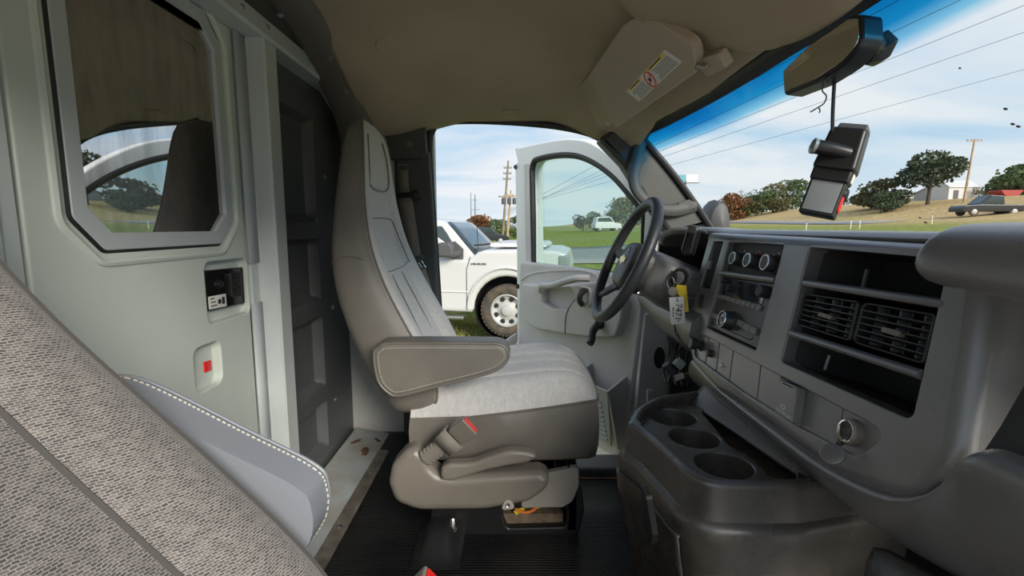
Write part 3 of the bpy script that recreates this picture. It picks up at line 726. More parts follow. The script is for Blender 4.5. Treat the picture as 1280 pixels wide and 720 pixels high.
h_sw = rpoly(hp_([(867, 413), (884, 421), (946, 455), (1085, 528), (1107, 545), (1070, 571), (1000, 534), (928, 489), (868, 445)]), [0.012, 0.1, 0.5, 0.02, 0.03, 0.03, 0.5, 0.3, 0.012], 4)
ct = obj('centre_trim', plate(DH, trim_o, [h_slot, h_stack, h_vent, h_sw], h=0.0, depth=0.07, hdepth=0.035, r=0.022, rh=0.003), 'dash', DB, wn_=True, label='wide charcoal centre trim plate')
# top pad with the instrument hood
rows = []
for y in [0.04 + 0.03 * j for j in range(61)]:
    xe = 0.572 - 0.075 * sst(1.36, 1.52, y) + 0.06 * sst(1.62, 1.84, y)
    ze = 0.843 + 0.006 * sst(1.3, 1.45, y) - 0.055 * sst(1.50, 1.86, y)
    rows.append([V(q) for q in ((0.93, y, 0.785), (0.84, y, 0.815), (0.75, y, ze - 0.012), (xe + 0.07, y, ze - 0.001), (xe + 0.025, y, ze), (xe + 0.008, y, ze - 0.003), (xe, y, ze - 0.010), (xe + 0.003, y, ze - 0.018), (xe + 0.02, y, ze - 0.024), (0.75, y, ze - 0.03), (0.91, y, 0.75))])
obj('top_pad', Msh().loft([r for r in rows]), 'dash_top', DB, ang=60)
# instrument cluster in its dark hood
cl = obj('instrument_cluster', Msh().hexa([(0.70, 1.30, 0.60), (0.72, 1.30, 0.60), (0.72, 1.80, 0.60), (0.70, 1.80, 0.60), (0.73, 1.30, 0.83), (0.76, 1.30, 0.83), (0.76, 1.80, 0.80), (0.73, 1.80, 0.80)]), 'dash_dark', DB, bevel=0.004)
for y, r in ((1.45, 0.05), (1.57, 0.06), (1.69, 0.05)):
    obj('gauge_ring', Msh().lathe([(r, 0), (r, 0.012), (r * 0.93, 0.012), (r * 0.93, 0.002), (0.0, 0.002)], V((0.707, y, 0.71)), (-1, 0, 0.12), 24), 'knob', cl)
obj('cluster_surround', Msh().hexa([(0.52, 1.345, 0.60), (0.72, 1.30, 0.60), (0.72, 1.315, 0.60), (0.535, 1.360, 0.60), (0.562, 1.375, 0.835), (0.76, 1.30, 0.835), (0.76, 1.315, 0.835), (0.57, 1.390, 0.835)]), 'dash_dark', DB, bevel=0.003)
obj('cluster_surround', Msh().hexa([(0.53, 1.78, 0.60), (0.74, 1.80, 0.60), (0.74, 1.815, 0.60), (0.53, 1.80, 0.60), (0.55, 1.79, 0.80), (0.76, 1.80, 0.80), (0.76, 1.815, 0.80), (0.55, 1.81, 0.80)]), 'dash_dark', DB, bevel=0.003)
obj('column_cowl', Msh().hexa([(0.53, 1.34, 0.59), (0.72, 1.30, 0.59), (0.72, 1.80, 0.59), (0.53, 1.79, 0.59), (0.54, 1.35, 0.64), (0.72, 1.31, 0.66), (0.72, 1.79, 0.66), (0.54, 1.78, 0.64)]), 'dash_dark', DB, bevel=0.006)
# knee bolster under the column
rows = []
for i in range(25):
    y = 1.27 + 0.54 * i / 24; e_ = sst(0, 0.10, 0.54 - (y - 1.27)) ; dz = 0.05 * sst(0.30, 0.54, y - 1.27)
    rows.append([V(q) for q in ((0.72, y, 0.64), (0.60, y, 0.645), (0.515, y, 0.62 + dz * 0.2), (0.485, y, 0.595 + dz * 0.2), (0.478, y, 0.56 + dz * 0.4), (0.492, y, 0.52 + dz * 0.6), (0.52, y, 0.488 + dz * 0.8), (0.58, y, 0.468 + dz), (0.72, y, 0.46 + dz))])
kb = obj('knee_bolster', Msh().loft(rows), 'dash_top', DB, ang=60)
obj('bolster_seam', Msh().tube([V((0.476, 1.385, 0.575)), V((0.481, 1.385, 0.54)), V((0.497, 1.36, 0.512)), V((0.51, 1.29, 0.498))], 0.002, 6), 'seal', kb)
# lower skirt sweeping under the trim
pairs = [((863, 452), (868, 480)), ((900, 494), (905, 512)), ((955, 534), (958, 549)), ((1010, 580), (1012, 594)), ((1060, 608), (1050, 627)), ((1113, 632), (1095, 664)), ((1160, 622), (1140, 695)), ((1186, 595), (1178, 718)), ((1199, 566), (1215, 740)), ((1240, 584), (1260, 770)), ((1300, 612), (1330, 810)), ((1420, 668), (1450, 880))]
rows = []
for a, b in pairs:
    p = atX(*a, 0.482); q_ = atX(*b, 0.56)
    mid = lerp(p, q_, 0.5) + V((-0.012, 0, 0.0))
    rows.append([p + V((0.03, 0, 0.012)), p + V((0.006, 0, 0.005)), p, lerp(p, mid, 0.5) + V((-0.003, 0, 0)), mid, lerp(mid, q_, 0.6), q_, q_ + V((0.06, 0, -0.01))])
obj('lower_skirt', Msh().grid(rows), 'dash', DB, sub=1, ang=60)
# passenger side: glove panel and padded brow
obj('glove_panel', Msh().grid([[V((0.60, y, 0.80)), V((0.575, y, 0.74)), V((0.53, y, 0.62)), V((0.50, y, 0.58))] for y in (0.03, 0.2, 0.35, 0.44, 0.475, 0.50)]), 'dash_dark', DB, sub=1)
bp_ = [(0.66, 0.835), (0.58, 0.850), (0.50, 0.856), (0.466, 0.852), (0.443, 0.838), (0.432, 0.815), (0.433, 0.792), (0.445, 0.778), (0.47, 0.772), (0.54, 0.776), (0.62, 0.79), (0.66, 0.80)]
rings = []
for y, k in ((0.03, 1), (0.2, 1), (0.38, 1), (0.48, 1), (0.505, 1.0), (0.518, 0.97), (0.525, 0.88), (0.527, 0.7)):
    cx, cz = 0.56, 0.822
    rings.append([V((cx + (x - cx) * (k * 0.5 + 0.5), y, cz + (z - cz + 0.012 * sst(0.25, 0.52, y) * (1 if z < 0.80 else 0)) * k)) for x, z in bp_])
obj('padded_brow', Msh().loft(rings), 'dash_top', DB, sub=1, label='padded charcoal brow above the glove panel')
# stack back plates
def rect(px4, r=0.003, h=0.0): return rpoly(hp_(px4, h), r, 3)
hv = obj('climate_panel', plate(DH, rect([(909, 301), (982, 303), (969, 347), (898, 337)], 0.004), h=-0.016, depth=0.02, r=0.002), 'dash_dark', DB, wn_=True)
for i, (u, v, r) in enumerate(((920, 323.5, 0.0165), (938.5, 326, 0.0175), (961, 329, 0.0185))):
    a, b = DH.px(u, v, 0.0)
    kn = obj('climate_knob', Msh().lathe([(r * 1.12, 0), (r * 1.12, 0.004), (r, 0.005), (r * 0.94, 0.024), (r * 0.9, 0.026), (0, 0.026)], DH.pt(a, b, -0.016), DH.n, 28), 'knob', hv)
    obj('knob_ring', Msh().lathe([(r * 0.95, 0), (r * 0.92, 0.0015), (r * 0.78, 0.0015), (r * 0.76, 0)], DH.pt(a, b, 0.0096), DH.n, 28), 'metal', kn)
    kk = [DH.pt(a + r * 1.35 * math.cos(q), b + r * 1.35 * math.sin(q), -0.0155) for q in [PI * (1.05 + 0.9 * j / 12) for j in range(13)]]
    if i == 1: obj('red_arc', Msh().tube(kk[:8], 0.0013, 5), 'red', hv)
    m = Msh()
    for j in range(0, 13, 3): m.box(kk[j], (0.002, 0.004, 0.004))
    obj('dial_marks', m, 'white_label', hv, smooth=False)
a0 = DH.px(899, 341); a1 = DH.px(967, 349.5)
obj('stack_bar', Msh().tube([DH.pt(*a0, -0.006), DH.pt(*a1, -0.006)], 0.0075, 10), 'dash', DB)
rd = obj('radio', plate(DH, rect([(899, 346), (970, 354), (944, 436), (884, 408)], 0.003), h=-0.010, depth=0.02, r=0.002), 'radio_face', DB, wn_=True)
obj('display', plate(DH, rect([(904, 347), (962, 358), (952.5, 381), (899, 367)], 0.003, -0.01), h=-0.0085, depth=0.003, r=0.001), 'screen', rd, wn_=True)
a, b = DH.px(954, 364.5)
k = obj('tune_knob', Msh().lathe([(0.0135, 0), (0.0135, 0.018), (0.012, 0.020), (0, 0.020)], DH.pt(a, b, -0.009), DH.n, 24), 'knob', rd)
a, b = DH.px(904, 350.5)
obj('small_knob', Msh().lathe([(0.006, 0), (0.006, 0.01), (0.005, 0.012), (0, 0.012)], DH.pt(a, b, -0.009), DH.n, 16), 'knob', rd)
for i in range(9):
    t0 = i / 9; t1 = (i + 0.86) / 9
    q = [(lerp(897, 953.5, t0), lerp(367, 382, t0)), (lerp(897, 953.5, t1), lerp(367, 382, t1)), (lerp(895.5, 951, t1), lerp(371.5, 389, t1)), (lerp(895.5, 951, t0), lerp(371.5, 389, t0))]
    obj('preset_button', plate(DH, rpoly(hp_(q, -0.008), 0.001, 2), h=-0.005, depth=0.005, r=0.001), 'button', rd, wn_=True)
a, b = DH.px(909, 400)
k = obj('volume_knob', Msh().lathe([(0.024, 0), (0.0225, 0.003), (0.021, 0.022), (0.019, 0.0245), (0.014, 0.0245), (0.013, 0.0235), (0, 0.0235)], DH.pt(a, b, -0.010), DH.n, 30), 'knob', rd)
obj('knob_ring', Msh().lathe([(0.0205, 0), (0.020, 0.0016), (0.018, 0.0016), (0.0175, 0)], DH.pt(a, b, 0.0135), DH.n, 30), 'chrome', k)
obj('power_button', Msh().lathe([(0.006, 0), (0.006, 0.0015), (0.005, 0.002), (0, 0.002)], DH.pt(a, b, 0.0132), DH.n, 16), 'button', k)
for lo in (((889.5, 389), (902.5, 395.5), (901, 402), (888, 395)), ((923, 399), (947, 411), (944.5, 419), (920.5, 406))):
    n_ = 3
    for i in range(n_):
        t0 = i / n_; t1 = (i + 0.9) / n_
        q = [tuple(lerp(V(lo[0]), V(lo[1]), t0)), tuple(lerp(V(lo[0]), V(lo[1]), t1)), tuple(lerp(V(lo[3]), V(lo[2]), t1)), tuple(lerp(V(lo[3]), V(lo[2]), t0))]
        obj('radio_button', plate(DH, rpoly(hp_(q, -0.006), 0.0012, 2), h=-0.004, depth=0.006, r=0.0016), 'button', rd, wn_=True)
pts = [DH.pt(*DH.px(u, v, -0.0095), -0.0095) for u, v in ((888, 403), (900, 408), (917, 416), (938, 425), (941, 422))]
obj('slot_line', Msh().tube(pts, 0.0009, 5), 'ink', rd)
# narrow slot with ribs, small switch
m = Msh()
sl_ = obj('narrow_vent', plate(DH, rect([(890, 300), (906, 300), (888, 363), (873, 360)], 0.003), h=-0.018, depth=0.006, r=0.001), 'dash_dark', DB)
for t0 in (0.15, 0.38, 0.62, 0.85):
    p0 = hp_([(lerp(892, 904, t0), 303)])[0]; p1 = hp_([(lerp(875.5, 887, t0), 358)])[0]
    obj('vent_rib', Msh().hexa([DH.pt(p[0] + s * 0.0022, p[1], h) for h in (-0.02, -0.004) for p, s in ((p0, -1), (p0, 1), (p1, 1), (p1, -1))]), 'knob', sl_, bevel=0.001)
obj('vent_slider', plate(DH, rect([(884, 326), (888, 326), (885, 336), (881, 336)], 0.002), h=-0.001, depth=0.006, r=0.001), 'button', sl_, wn_=True)
sw = obj('small_switch', plate(DH, rect([(876, 367.5), (881, 368.5), (878, 386), (872, 384)], 0.004), h=0.0015, depth=0.006, r=0.0015), 'dash_dark', DB, wn_=True)
obj('switch_rocker', plate(DH, rect([(876.5, 371), (879.5, 372), (877.5, 382), (874, 381)], 0.003), h=0.004, depth=0.004, r=0.0015), 'knob', sw, wn_=True)
# switch row
cells = [((867, 411), (883, 420), (878.5, 453), (866, 447)), ((884, 420.5), (896, 427), (891.5, 463.5), (879.5, 454)), ((897, 427.5), (913, 437), (908, 475), (892.5, 464)), ((914, 437.5), (947, 455), (942, 500), (909, 476)), ((948, 455.5), (973, 469), (968, 516), (943, 501)),
         ((1003, 485), (1049, 508), (1041, 558), (997, 533)), ((1050, 508.5), (1108, 540), (1072, 573), (1042, 558.5))]
for q in cells:
    obj('switch_blank', plate(DH, rpoly(hp_(q), 0.001, 2), h=-0.006, depth=0.012, r=0.0012), 'dash', DB, wn_=True)
obj('switch_back', plate(DH, hp_([(860, 405), (1112, 540), (1075, 580), (862, 452)]), h=-0.012, depth=0.004, r=0.001), 'seal', DB)
a, b = DH.px(874.5, 431.5)
k = obj('headlight_knob', Msh().lathe([(0.015, 0), (0.015, 0.003), (0.011, 0.005), (0.010, 0.014), (0.0145, 0.016), (0.0145, 0.030), (0.013, 0.032), (0, 0.032)], DH.pt(a, b, -0.006), DH.n, 24), 'knob', DB)
a, b = DH.px(886.5, 441.5)
obj('dimmer_knob', Msh().lathe([(0.0095, 0), (0.009, 0.010), (0.007, 0.012), (0, 0.012)], DH.pt(a, b, -0.006), DH.n, 20), 'knob', DB)
DHM = Matrix((-DH.ex, -DH.ey, DH.n)).transposed().to_4x4()
def dtext(s, size, u, v, h, par, mt='white_label'):
    a, b = DH.px(u, v, h); M4 = DHM.copy(); M4.translation = DH.pt(a, b, h); return text('print', s, size, M4, mt, par)
m = Msh()
for u, v, w in ((900.5, 441, 0.008), (904, 443, 0.004), (900, 447.5, 0.006), (901, 450, 0.002)):
    a, b = DH.px(u, v, -0.0055); m.box(DH.pt(a, b, -0.0058), (0.001, w, 0.0018))
obj('switch_print', m, 'white_label', DB, smooth=False)
a, b = DH.px(899.5, 455.5)
obj('key_lock', Msh().lathe([(0.0055, 0), (0.0055, 0.003), (0.0045, 0.004), (0, 0.004)], DH.pt(a, b, -0.006), DH.n, 18), 'white_label', DB)
a, b = DH.px(903.5, 457.5)
obj('red_mark', plate(DH, [(a - 0.003, b - 0.0012), (a + 0.003, b - 0.0012), (a + 0.003, b + 0.0012), (a - 0.003, b + 0.0012)], h=-0.0052, depth=0.001, r=0.0002), 'red', DB)
ac = obj('outlet_cover', plate(DH, rpoly(hp_([(974, 474), (996, 484), (989, 529), (968.5, 515)], 0.012), 0.003, 3), h=0.012, depth=0.016, r=0.002), 'dash', DB, wn_=True)
obj('outlet_frame', plate(DH, rpoly(hp_([(973, 470.5), (1003, 486), (997, 534), (967, 516.5)]), 0.002, 3), h=-0.002, depth=0.012, r=0.001), 'steel_dirty', DB, wn_=True)
dtext('AC 120V~60Hz 150W', 0.0052, 978.8, 516.2, 0.0123, ac)
a, b = DH.px(978.5, 508.5, 0.0125)
obj('plug_icon', plate(DH, rpoly([(a - 0.006, b - 0.004), (a + 0.006, b - 0.004), (a + 0.006, b + 0.004), (a - 0.006, b + 0.004)], 0.002), [rpoly([(a - 0.004, b - 0.0025), (a + 0.004, b - 0.0025), (a + 0.004, b + 0.0025), (a - 0.004, b + 0.0025)], 0.001)], h=0.0126, depth=0.001, r=0.0002), 'white_label', ac, smooth=False)
pts = hp_([(979, 479), (991, 484.5)], 0.012)
obj('cover_groove', Msh().tube([DH.pt(*p, 0.0122) for p in pts], 0.0011, 5), 'ink', ac)
a, b = DH.px(1063, 540)
so = obj('power_socket', Msh().lathe([(0.0195, 0), (0.0195, 0.012), (0.0165, 0.014), (0.0150, 0.013), (0.0140, 0.004), (0.0135, -0.03), (0.0, -0.03)], DH.pt(a, b, -0.006), DH.n, 30), 'steel_dirty', DB)
obj('socket_liner', Msh().lathe([(0.0165, 0.0142), (0.0145, 0.0145), (0.0125, 0.013), (0.012, -0.025), (0.0, -0.025)], DH.pt(a, b, -0.006), DH.n, 30, caps=False), 'chrome', so)
a2, b2 = DH.px(1041, 568, 0.022)
cap = obj('socket_cap', Msh().lathe([(0.0165, -0.002), (0.0165, 0.003), (0.014, 0.0045), (0, 0.0045)], DH.pt(a2, b2, 0.022), V((-0.6, -0.35, 0.75)), 24), 'dash', so)
obj('cap_strap', Msh().tube([DH.pt(a + 0.004, b + 0.018, 0.002), DH.pt(lerp(a, a2, 0.5), lerp(b, b2, 0.55), 0.014), DH.pt(a2, b2, 0.022)], 0.0045, 8, flat=0.5), 'knob', so)
# vent bay: recess, shelves, two bars, two vents
vb = [DH.px(u, v) for u, v in ((1010, 306), (1190, 316), (1142, 527), (974, 453))]
DV = 0.13
m = Msh()
sh = 0.82; cx = sum(p[0] for p in vb) / 4
back = [(lerp(cx, a, sh), b) for a, b in vb]
m.add([DH.pt(a, b, -0.004) for a, b in vb] + [DH.pt(a, b, -DV) for a, b in back], [(0, 1, 5, 4), (1, 2, 6, 5), (2, 3, 7, 6), (3, 0, 4, 7), (4, 5, 6, 7)])
bay = obj('vent_bay', m, 'dash_dark', DB, smooth=False)
def bar(pa, pb, r, h, mt='dash', name='shelf_lip'):
    a = DH.px(*pa); b = DH.px(*pb)
    return a, b, obj(name, Msh().tube([DH.pt(*a, h), DH.pt(*b, h)], r, 10, flat=0.8), mt, bay)
A0, A1, _ = bar((1004, 353), (1177, 379), 0.0085, -0.006)
B0, B1, _ = bar((988, 416), (1150, 468), 0.0085, -0.004)
for (p0, p1) in ((A0, A1), (B0, B1)):
    obj('shelf', Msh().hexa([DH.pt(p[0], p[1] + d, h) for h in (-0.008, -DV + 0.005) for p, d in ((p0, -0.004), (p1, -0.004), (p1, 0.004), (p0, 0.004))]), 'dash_dark', bay)
for u0, v0, u1, v1 in ((1084, 337, 1078, 361), (1037, 444, 1031, 462)):
    a = DH.px(u0, v0); b = DH.px(u1, v1)
    obj('shelf_rib', Msh().tube([DH.pt(*DH.px(u0, v0, -0.045), -0.045), DH.pt(*DH.px(u1, v1, -0.045), -0.045)], 0.003, 6), 'dash', bay)
def vent(c4, name_label):
    q = [V(p) for p in hp_(c4, -0.012)]
    def at(s, t): return lerp(lerp(q[0], q[1], s), lerp(q[3], q[2], s), t)
    fr = obj('air_vent', plate(DH, rpoly([tuple(at(0, 0)), tuple(at(1, 0)), tuple(at(1.0, 1)), tuple(at(0, 1))], [0.012, 0.006, 0.006, 0.012], 4), [rpoly([tuple(at(0.035, 0.04)), tuple(at(0.965, 0.04)), tuple(at(0.965, 0.96)), tuple(at(0.035, 0.96))], [0.010, 0.004, 0.004, 0.010], 4)], h=-0.010, depth=0.02, r=0.002), 'knob', bay, wn_=True, label=name_label)
    for k in range(5):
        t = 0.04 + 0.92 * (k + 1) / 6
        a, b = at(0.03, t), at(0.97, t)
        obj('vane', Msh().hexa([DH.pt(p.x, p.y + d, h) for h, e, sft in ((-0.010, 0.0009, 0.0), (-0.024, 0.0009, 0.004)) for p, d in ((a, sft - e), (b, sft - e), (b, sft + e), (a, sft + e))]), 'knob', fr)
    for k in range(6):
        s = 0.1 + 0.8 * k / 5
        a, b = at(s, 0.05), at(s, 0.95)
        obj('cross_vane', Msh().hexa([DH.pt(p.x + d, p.y, h) for h in (-0.028, -0.055) for p, d in ((a, -0.0015), (a, 0.0015), (b, 0.0015), (b, -0.0015))]), 'knob' if k % 2 else 'button', fr)
    a, b = at(0.42, 0.46), at(0.66, 0.60)
    obj('vane_tab', plate(DH, rpoly([(a.x, a.y), (b.x, a.y), (b.x, b.y), (a.x, b.y)], 0.002), h=-0.006, depth=0.01, r=0.001), 'steel_dirty', fr, wn_=True)
    p = [tuple(at(s, t)) for s, t in ((0, 0), (1, 0), (1, 1), (0, 1))]
    obj('duct', Msh().add([DH.pt(*x, -0.03) for x in p] + [DH.pt(*x, -0.12) for x in p], [(0, 1, 5, 4), (1, 2, 6, 5), (2, 3, 7, 6), (3, 0, 4, 7), (4, 5, 6, 7)]), 'seal', fr, smooth=False)
vent([(1005, 366.5), (1075, 377), (1063, 427), (996, 405.5)], 'left slatted air vent')
vent([(1079, 377.5), (1172, 393), (1156, 456), (1066, 428)], 'right slatted air vent')

# ================================================================== ENGINE COVER CONSOLE
EC = thing('engine_cover', 'dark charcoal engine cover console with three cup holders beside the driver seat', 'console', (0.45, 1.0, 0.0))
HZ = Plane((0, 0, 0), (1, 0, 0), (0, 1, 0), (0, 0, 1))
rz = 0.415
rim = [(0.262, 1.10), (0.300, 1.205), (0.40, 1.245), (0.56, 1.26), (0.66, 1.25), (0.66, 0.79), (0.52, 0.808), (0.40, 0.818), (0.330, 0.838), (0.290, 0.885), (0.270, 0.97)]
rim = [tuple(atZ(u, v, rz)[:2]) for u, v in ((785, 527), (797, 508), (826, 494), (872, 487))] + [(0.70, 1.30), (0.70, 0.815), ] + [tuple(atZ(u, v, rz)[:2]) for u, v in ((1000, 605), (930, 605), (885, 602), (858, 589), (836, 568), (805, 540))]
rim = [tuple(p[:2]) for p in smooth_pts([V((x, y, 0)) for x, y in rim[:4]], 5)] + rim[4:6] + [tuple(p[:2]) for p in smooth_pts([V((x, y, 0)) for x, y in rim[6:] + rim[:1]], 5)][:-1]
rings = []
for z, off, sk in ((rz - 0.012, 0.0, 0), (rz - 0.05, -0.003, 0), (rz - 0.068, -0.006, 0), (rz - 0.074, -0.015, 0), (rz - 0.085, -0.019, 0), (rz - 0.105, -0.017, 0), (0.25, -0.014, 0.006), (0.12, -0.008, 0.025), (0.0, 0.0, 0.05)):
    l2 = offset2(rim, off)
    rings.append([V((x + sk * sst(0.5, 0.25, x), y, z)) for x, y in l2])
body = obj('cover_body', Msh().loft(rings, caps=False), 'console', EC, ang=40)
tray_hole = offset2(rim, 0.020)
obj('cover_rim', plate(HZ, rim, [tray_hole], h=rz, depth=0.014, hdepth=0.028, r=0.009, rh=0.007), 'console', EC, wn_=True)
cups = []
for u, v, w in ((841, 521, 59), (868, 546.5, 64), (905, 580.5, 74)):
    c = atZ(u, v, rz - 0.022); cups.append((c.x, c.y, w / 1200 * c.y * 0.98))
circ = [[(x + r * math.cos(2 * PI * k / 28), y + r * math.sin(2 * PI * k / 28)) for k in range(28)] for x, y, r in cups]
tro = rpoly([tuple(atZ(u, v, rz - 0.022)[:2]) for u, v in ((878, 515), (900, 497), (1000, 560), (995, 598), (964, 597), (945, 575), (912, 556))], 0.012, 4)
c3 = circ[2]
obj('tray_deck', plate(HZ, offset2(rim, 0.019), circ + [tro], h=rz - 0.022, depth=0.01, hdepth=0.03, r=0.002, rh=0.004), 'console', EC, wn_=True)
for x, y, r in cups:
    obj('cup_holder', Msh().lathe([(r * 1.0, -0.022 - 0.004), (r * 0.97, -0.04), (r * 0.90, -0.085), (r * 0.85, -0.09), (0.0, -0.09)], (x, y, rz), (0, 0, 1), 28, caps=False), 'console', EC)
obj('trough', Msh().prism([(x, y, rz - 0.055) for x, y in offset2(tro, -0.004)], (0, 0, 0.004)), 'console', EC)
w0 = [(0.47, 1.235), (0.505, 1.10), (0.525, 0.98), (0.54, 0.88), (0.55, 0.82)]
obj('dash_side_wall', Msh().grid([[V((x - 0.015, y, rz - 0.03)), V((x + 0.02, y, rz - 0.005)), V((x + 0.06, y, rz + 0.05)), V((x + 0.10, y, rz + 0.10))] for x, y in w0]), 'console', EC, sub=1, solid=0.004)
l2_ = offset2(rim, 0.0)
cols = [i for i, (x, y) in enumerate(l2_) if x < 0.345 and 0.8 < y < 1.165]
cols.sort(key=lambda i: -(l2_[i][1]) + (0.5 * l2_[i][0]))
rows = []
for z, off, sk in ((0.300, -0.014, 0.0), (0.298, -0.0215, 0.001), (0.25, -0.0195, 0.006), (0.12, -0.0135, 0.025), (0.012, -0.006, 0.048), (0.011, 0.0, 0.05)):
    lz = offset2(rim, off)
    rows.append([V((lz[i][0] + sk * sst(0.5, 0.25, lz[i][0]), lz[i][1], z - (0.035 * sst(0.31, 0.34, lz[i][0]) if z > 0.2 else 0))) for i in cols])
sd_ = obj('storage_door', Msh().grid(rows), 'console', EC, ang=50, solid=0.003)
xr_ = min(x for x, y in rim)
RP = Plane((xr_ - 0.0205, 1.0, 0.30), (0, 1, 0), (0.22, 0, -0.975), (-0.975, 0, -0.22))
obj('pull_well', plate(RP, rpoly([RP.px(u, v, 0.005) for u, v in ((799, 606), (806, 622), (814, 670), (811, 682), (803, 655))], 0.008, 3), h=0.0035, depth=0.01, r=0.0015), 'seal', sd_, wn_=True)
# grey insulating blanket strip at the foot of the dash, passenger side
fb = [((1085, 668), (1075, 730)), ((1130, 695), (1130, 760)), ((1185, 725), (1195, 790)), ((1290, 775), (1310, 850))]
obj('lower_shroud', Msh().grid([[atX(*a, 0.565), atX(*b, 0.50), atX(*b, 0.48) + V((0, 0, -0.2))] for a, b in fb]), 'console', EC, sub=1, solid=0.004)

# ================================================================== STEERING
wc = atY(781, 325, 1.47); ta = math.radians(24)
wn3 = V((-math.cos(ta), 0, math.sin(ta))); wup = V((math.sin(ta), 0, math.cos(ta))); wr = V((0, -1, 0))
SW = thing('steering_wheel', 'worn black four-spoke steering wheel with a gold emblem', 'steering wheel', tuple(wc))
R_ = 0.19
def wp(ang, r, h=0): return wc + wr * (math.sin(ang) * r) + wup * (math.cos(ang) * r) + wn3 * h
obj('rim', Msh().tube([wp(2 * PI * k / 64, R_) for k in range(65)], 0.0165, 12, caps=False), 'wheel_leather', SW)
for an in (1.45, -1.45, 2.45, -2.45):
    pts = [wp(an, R_ - 0.004), wp(an, 0.15, -0.012), wp(an, 0.10, -0.03), wp(an, 0.05, -0.035)]
    obj('spoke', Msh().tube(smooth_pts(pts, 4), [0.014] * 4 + [0.018] * 4 + [0.026] * 5, 10, flat=0.5, up=wn3), 'wheel_leather', SW)
pad = []
for k in range(7):
    f = [1.0, 1.02, 0.98, 0.9, 0.75, 0.45, 0.05][k]; hh = [-0.06, -0.03, -0.012, -0.003, 0.003, 0.006, 0.007][k]
    pad.append([wc + wr * (0.088 * f * math.copysign(abs(math.cos(q)) ** 0.6, math.cos(q))) + wup * (-0.01 + 0.075 * f * math.copysign(abs(math.sin(q)) ** 0.6, math.sin(q))) + wn3 * hh for q in [2 * PI * i / 28 for i in range(28)]])
pd = obj('hub_pad', Msh().loft(pad), 'wheel_leather', SW)
ec = wc + wn3 * 0.0055
em_o = [(-0.030, -0.008), (-0.012, -0.008), (-0.010, -0.014), (0.012, -0.014), (0.013, -0.008), (0.034, -0.008), (0.030, 0.008), (0.012, 0.008), (0.010, 0.014), (-0.012, 0.014), (-0.013, 0.008), (-0.034, 0.008)]
obj('emblem', Msh().prism([ec + wr * x + wup * y for x, y in em_o], wn3 * 0.003), 'gold', pd, smooth=False, label='gold cross-shaped badge')
obj('emblem_well', Msh().lathe([(0.044, 0), (0.042, 0.002), (0.040, 0.0005), (0.0, 0.0005)], wc + wn3 * 0.0045, wn3, 28), 'black_plastic', pd)
SCo = thing('steering_column', 'black steering column shroud with ignition lock behind the wheel', 'steering column', tuple(wc - wn3 * 0.2))
rings = []
for d, w, hgt, dz in ((0.055, 0.055, 0.055, 0), (0.08, 0.075, 0.07, -0.005), (0.15, 0.085, 0.078, -0.01), (0.22, 0.09, 0.08, -0.01), (0.27, 0.088, 0.078, -0.005)):
    rings.append([wc - wn3 * d + wr * (w * math.copysign(abs(math.cos(q)) ** 0.7, math.cos(q))) + wup * (dz + hgt * math.copysign(abs(math.sin(q)) ** 0.7, math.sin(q))) for q in [2 * PI * i / 24 for i in range(24)]])
obj('shroud', Msh().loft(rings), 'dash_top', SCo, ang=60)
ip = atY(849, 348, 1.345)
IGN = V((-0.80, -0.50, 0.32)).normalized()
ih = obj('ignition_housing', Msh().lathe([(0.042, -0.12), (0.040, -0.03), (0.036, -0.006), (0.033, 0.0), (0.0, 0.0)], ip, IGN, 24), 'dash', SCo)
obj('ignition_ring', Msh().lathe([(0.028, 0), (0.028, 0.004), (0.0225, 0.005), (0.0215, 0.002), (0.0, 0.002)], ip, IGN, 24), 'knob', ih)
obj('lock_face', Msh().lathe([(0.0195, 0.001), (0.0195, 0.0055), (0.017, 0.007), (0.0, 0.007)], ip, IGN, 24), 'button', ih)
obj('ignition_bridge', Msh().tube([wc - wn3 * 0.2 + wup * -0.01, ip - IGN * 0.06], 0.045, 14), 'dash', SCo)
obj('stalk', Msh().tube([wc - wn3 * 0.10 + wr * -0.06, wc - wn3 * 0.08 + wr * -0.19 + wup * 0.02], [0.008, 0.011], 8), 'black_plastic', SCo)
obj('tilt_lever', Msh().tube([wc - wn3 * 0.10 + wup * -0.07 + wr * 0.03, wc - wn3 * 0.02 + wup * -0.085 + wr * 0.03], 0.006, 8), 'metal', SCo)
# ================================================================== SEATS
BT = [(0.335, -0.250, -0.325, 0.205), (0.37, -0.205, -0.352, 0.240), (0.43, -0.195, -0.388, 0.254), (0.50, -0.222, -0.420, 0.258), (0.60, -0.275, -0.458, 0.257), (0.70, -0.328, -0.484, 0.248), (0.80, -0.370, -0.495, 0.226), (0.90, -0.393, -0.494, 0.197), (1.00, -0.402, -0.487, 0.170), (1.08, -0.407, -0.477, 0.150), (1.135, -0.414, -0.466, 0.128), (1.16, -0.422, -0.456, 0.100), (1.172, -0.432, -0.446, 0.06)]
BT = [(z if z < 0.9 else 0.9 + (z - 0.9) * 0.93, f + 0.012 * sst(0.6, 1.0, z), b + 0.012 * sst(0.6, 1.0, z), w) for z, f, b, w in BT]
ZT = BT[-1][0]
CS = [(0, 0), (-0.45, 0.0), (-0.80, 0.05), (-0.96, 0.22), (-1.0, 0.50), (-0.985, 0.80), (-0.925, 0.98), (-0.86, 1.05), (-0.74, 1.05), (-0.63, 0.98), (-0.54, 0.88), (-0.27, 0.86), (0, 0.86)]
CS = CS + [(-y, d) for y, d in CS[-2:0:-1]]
SEAM = 6; VAL = 10
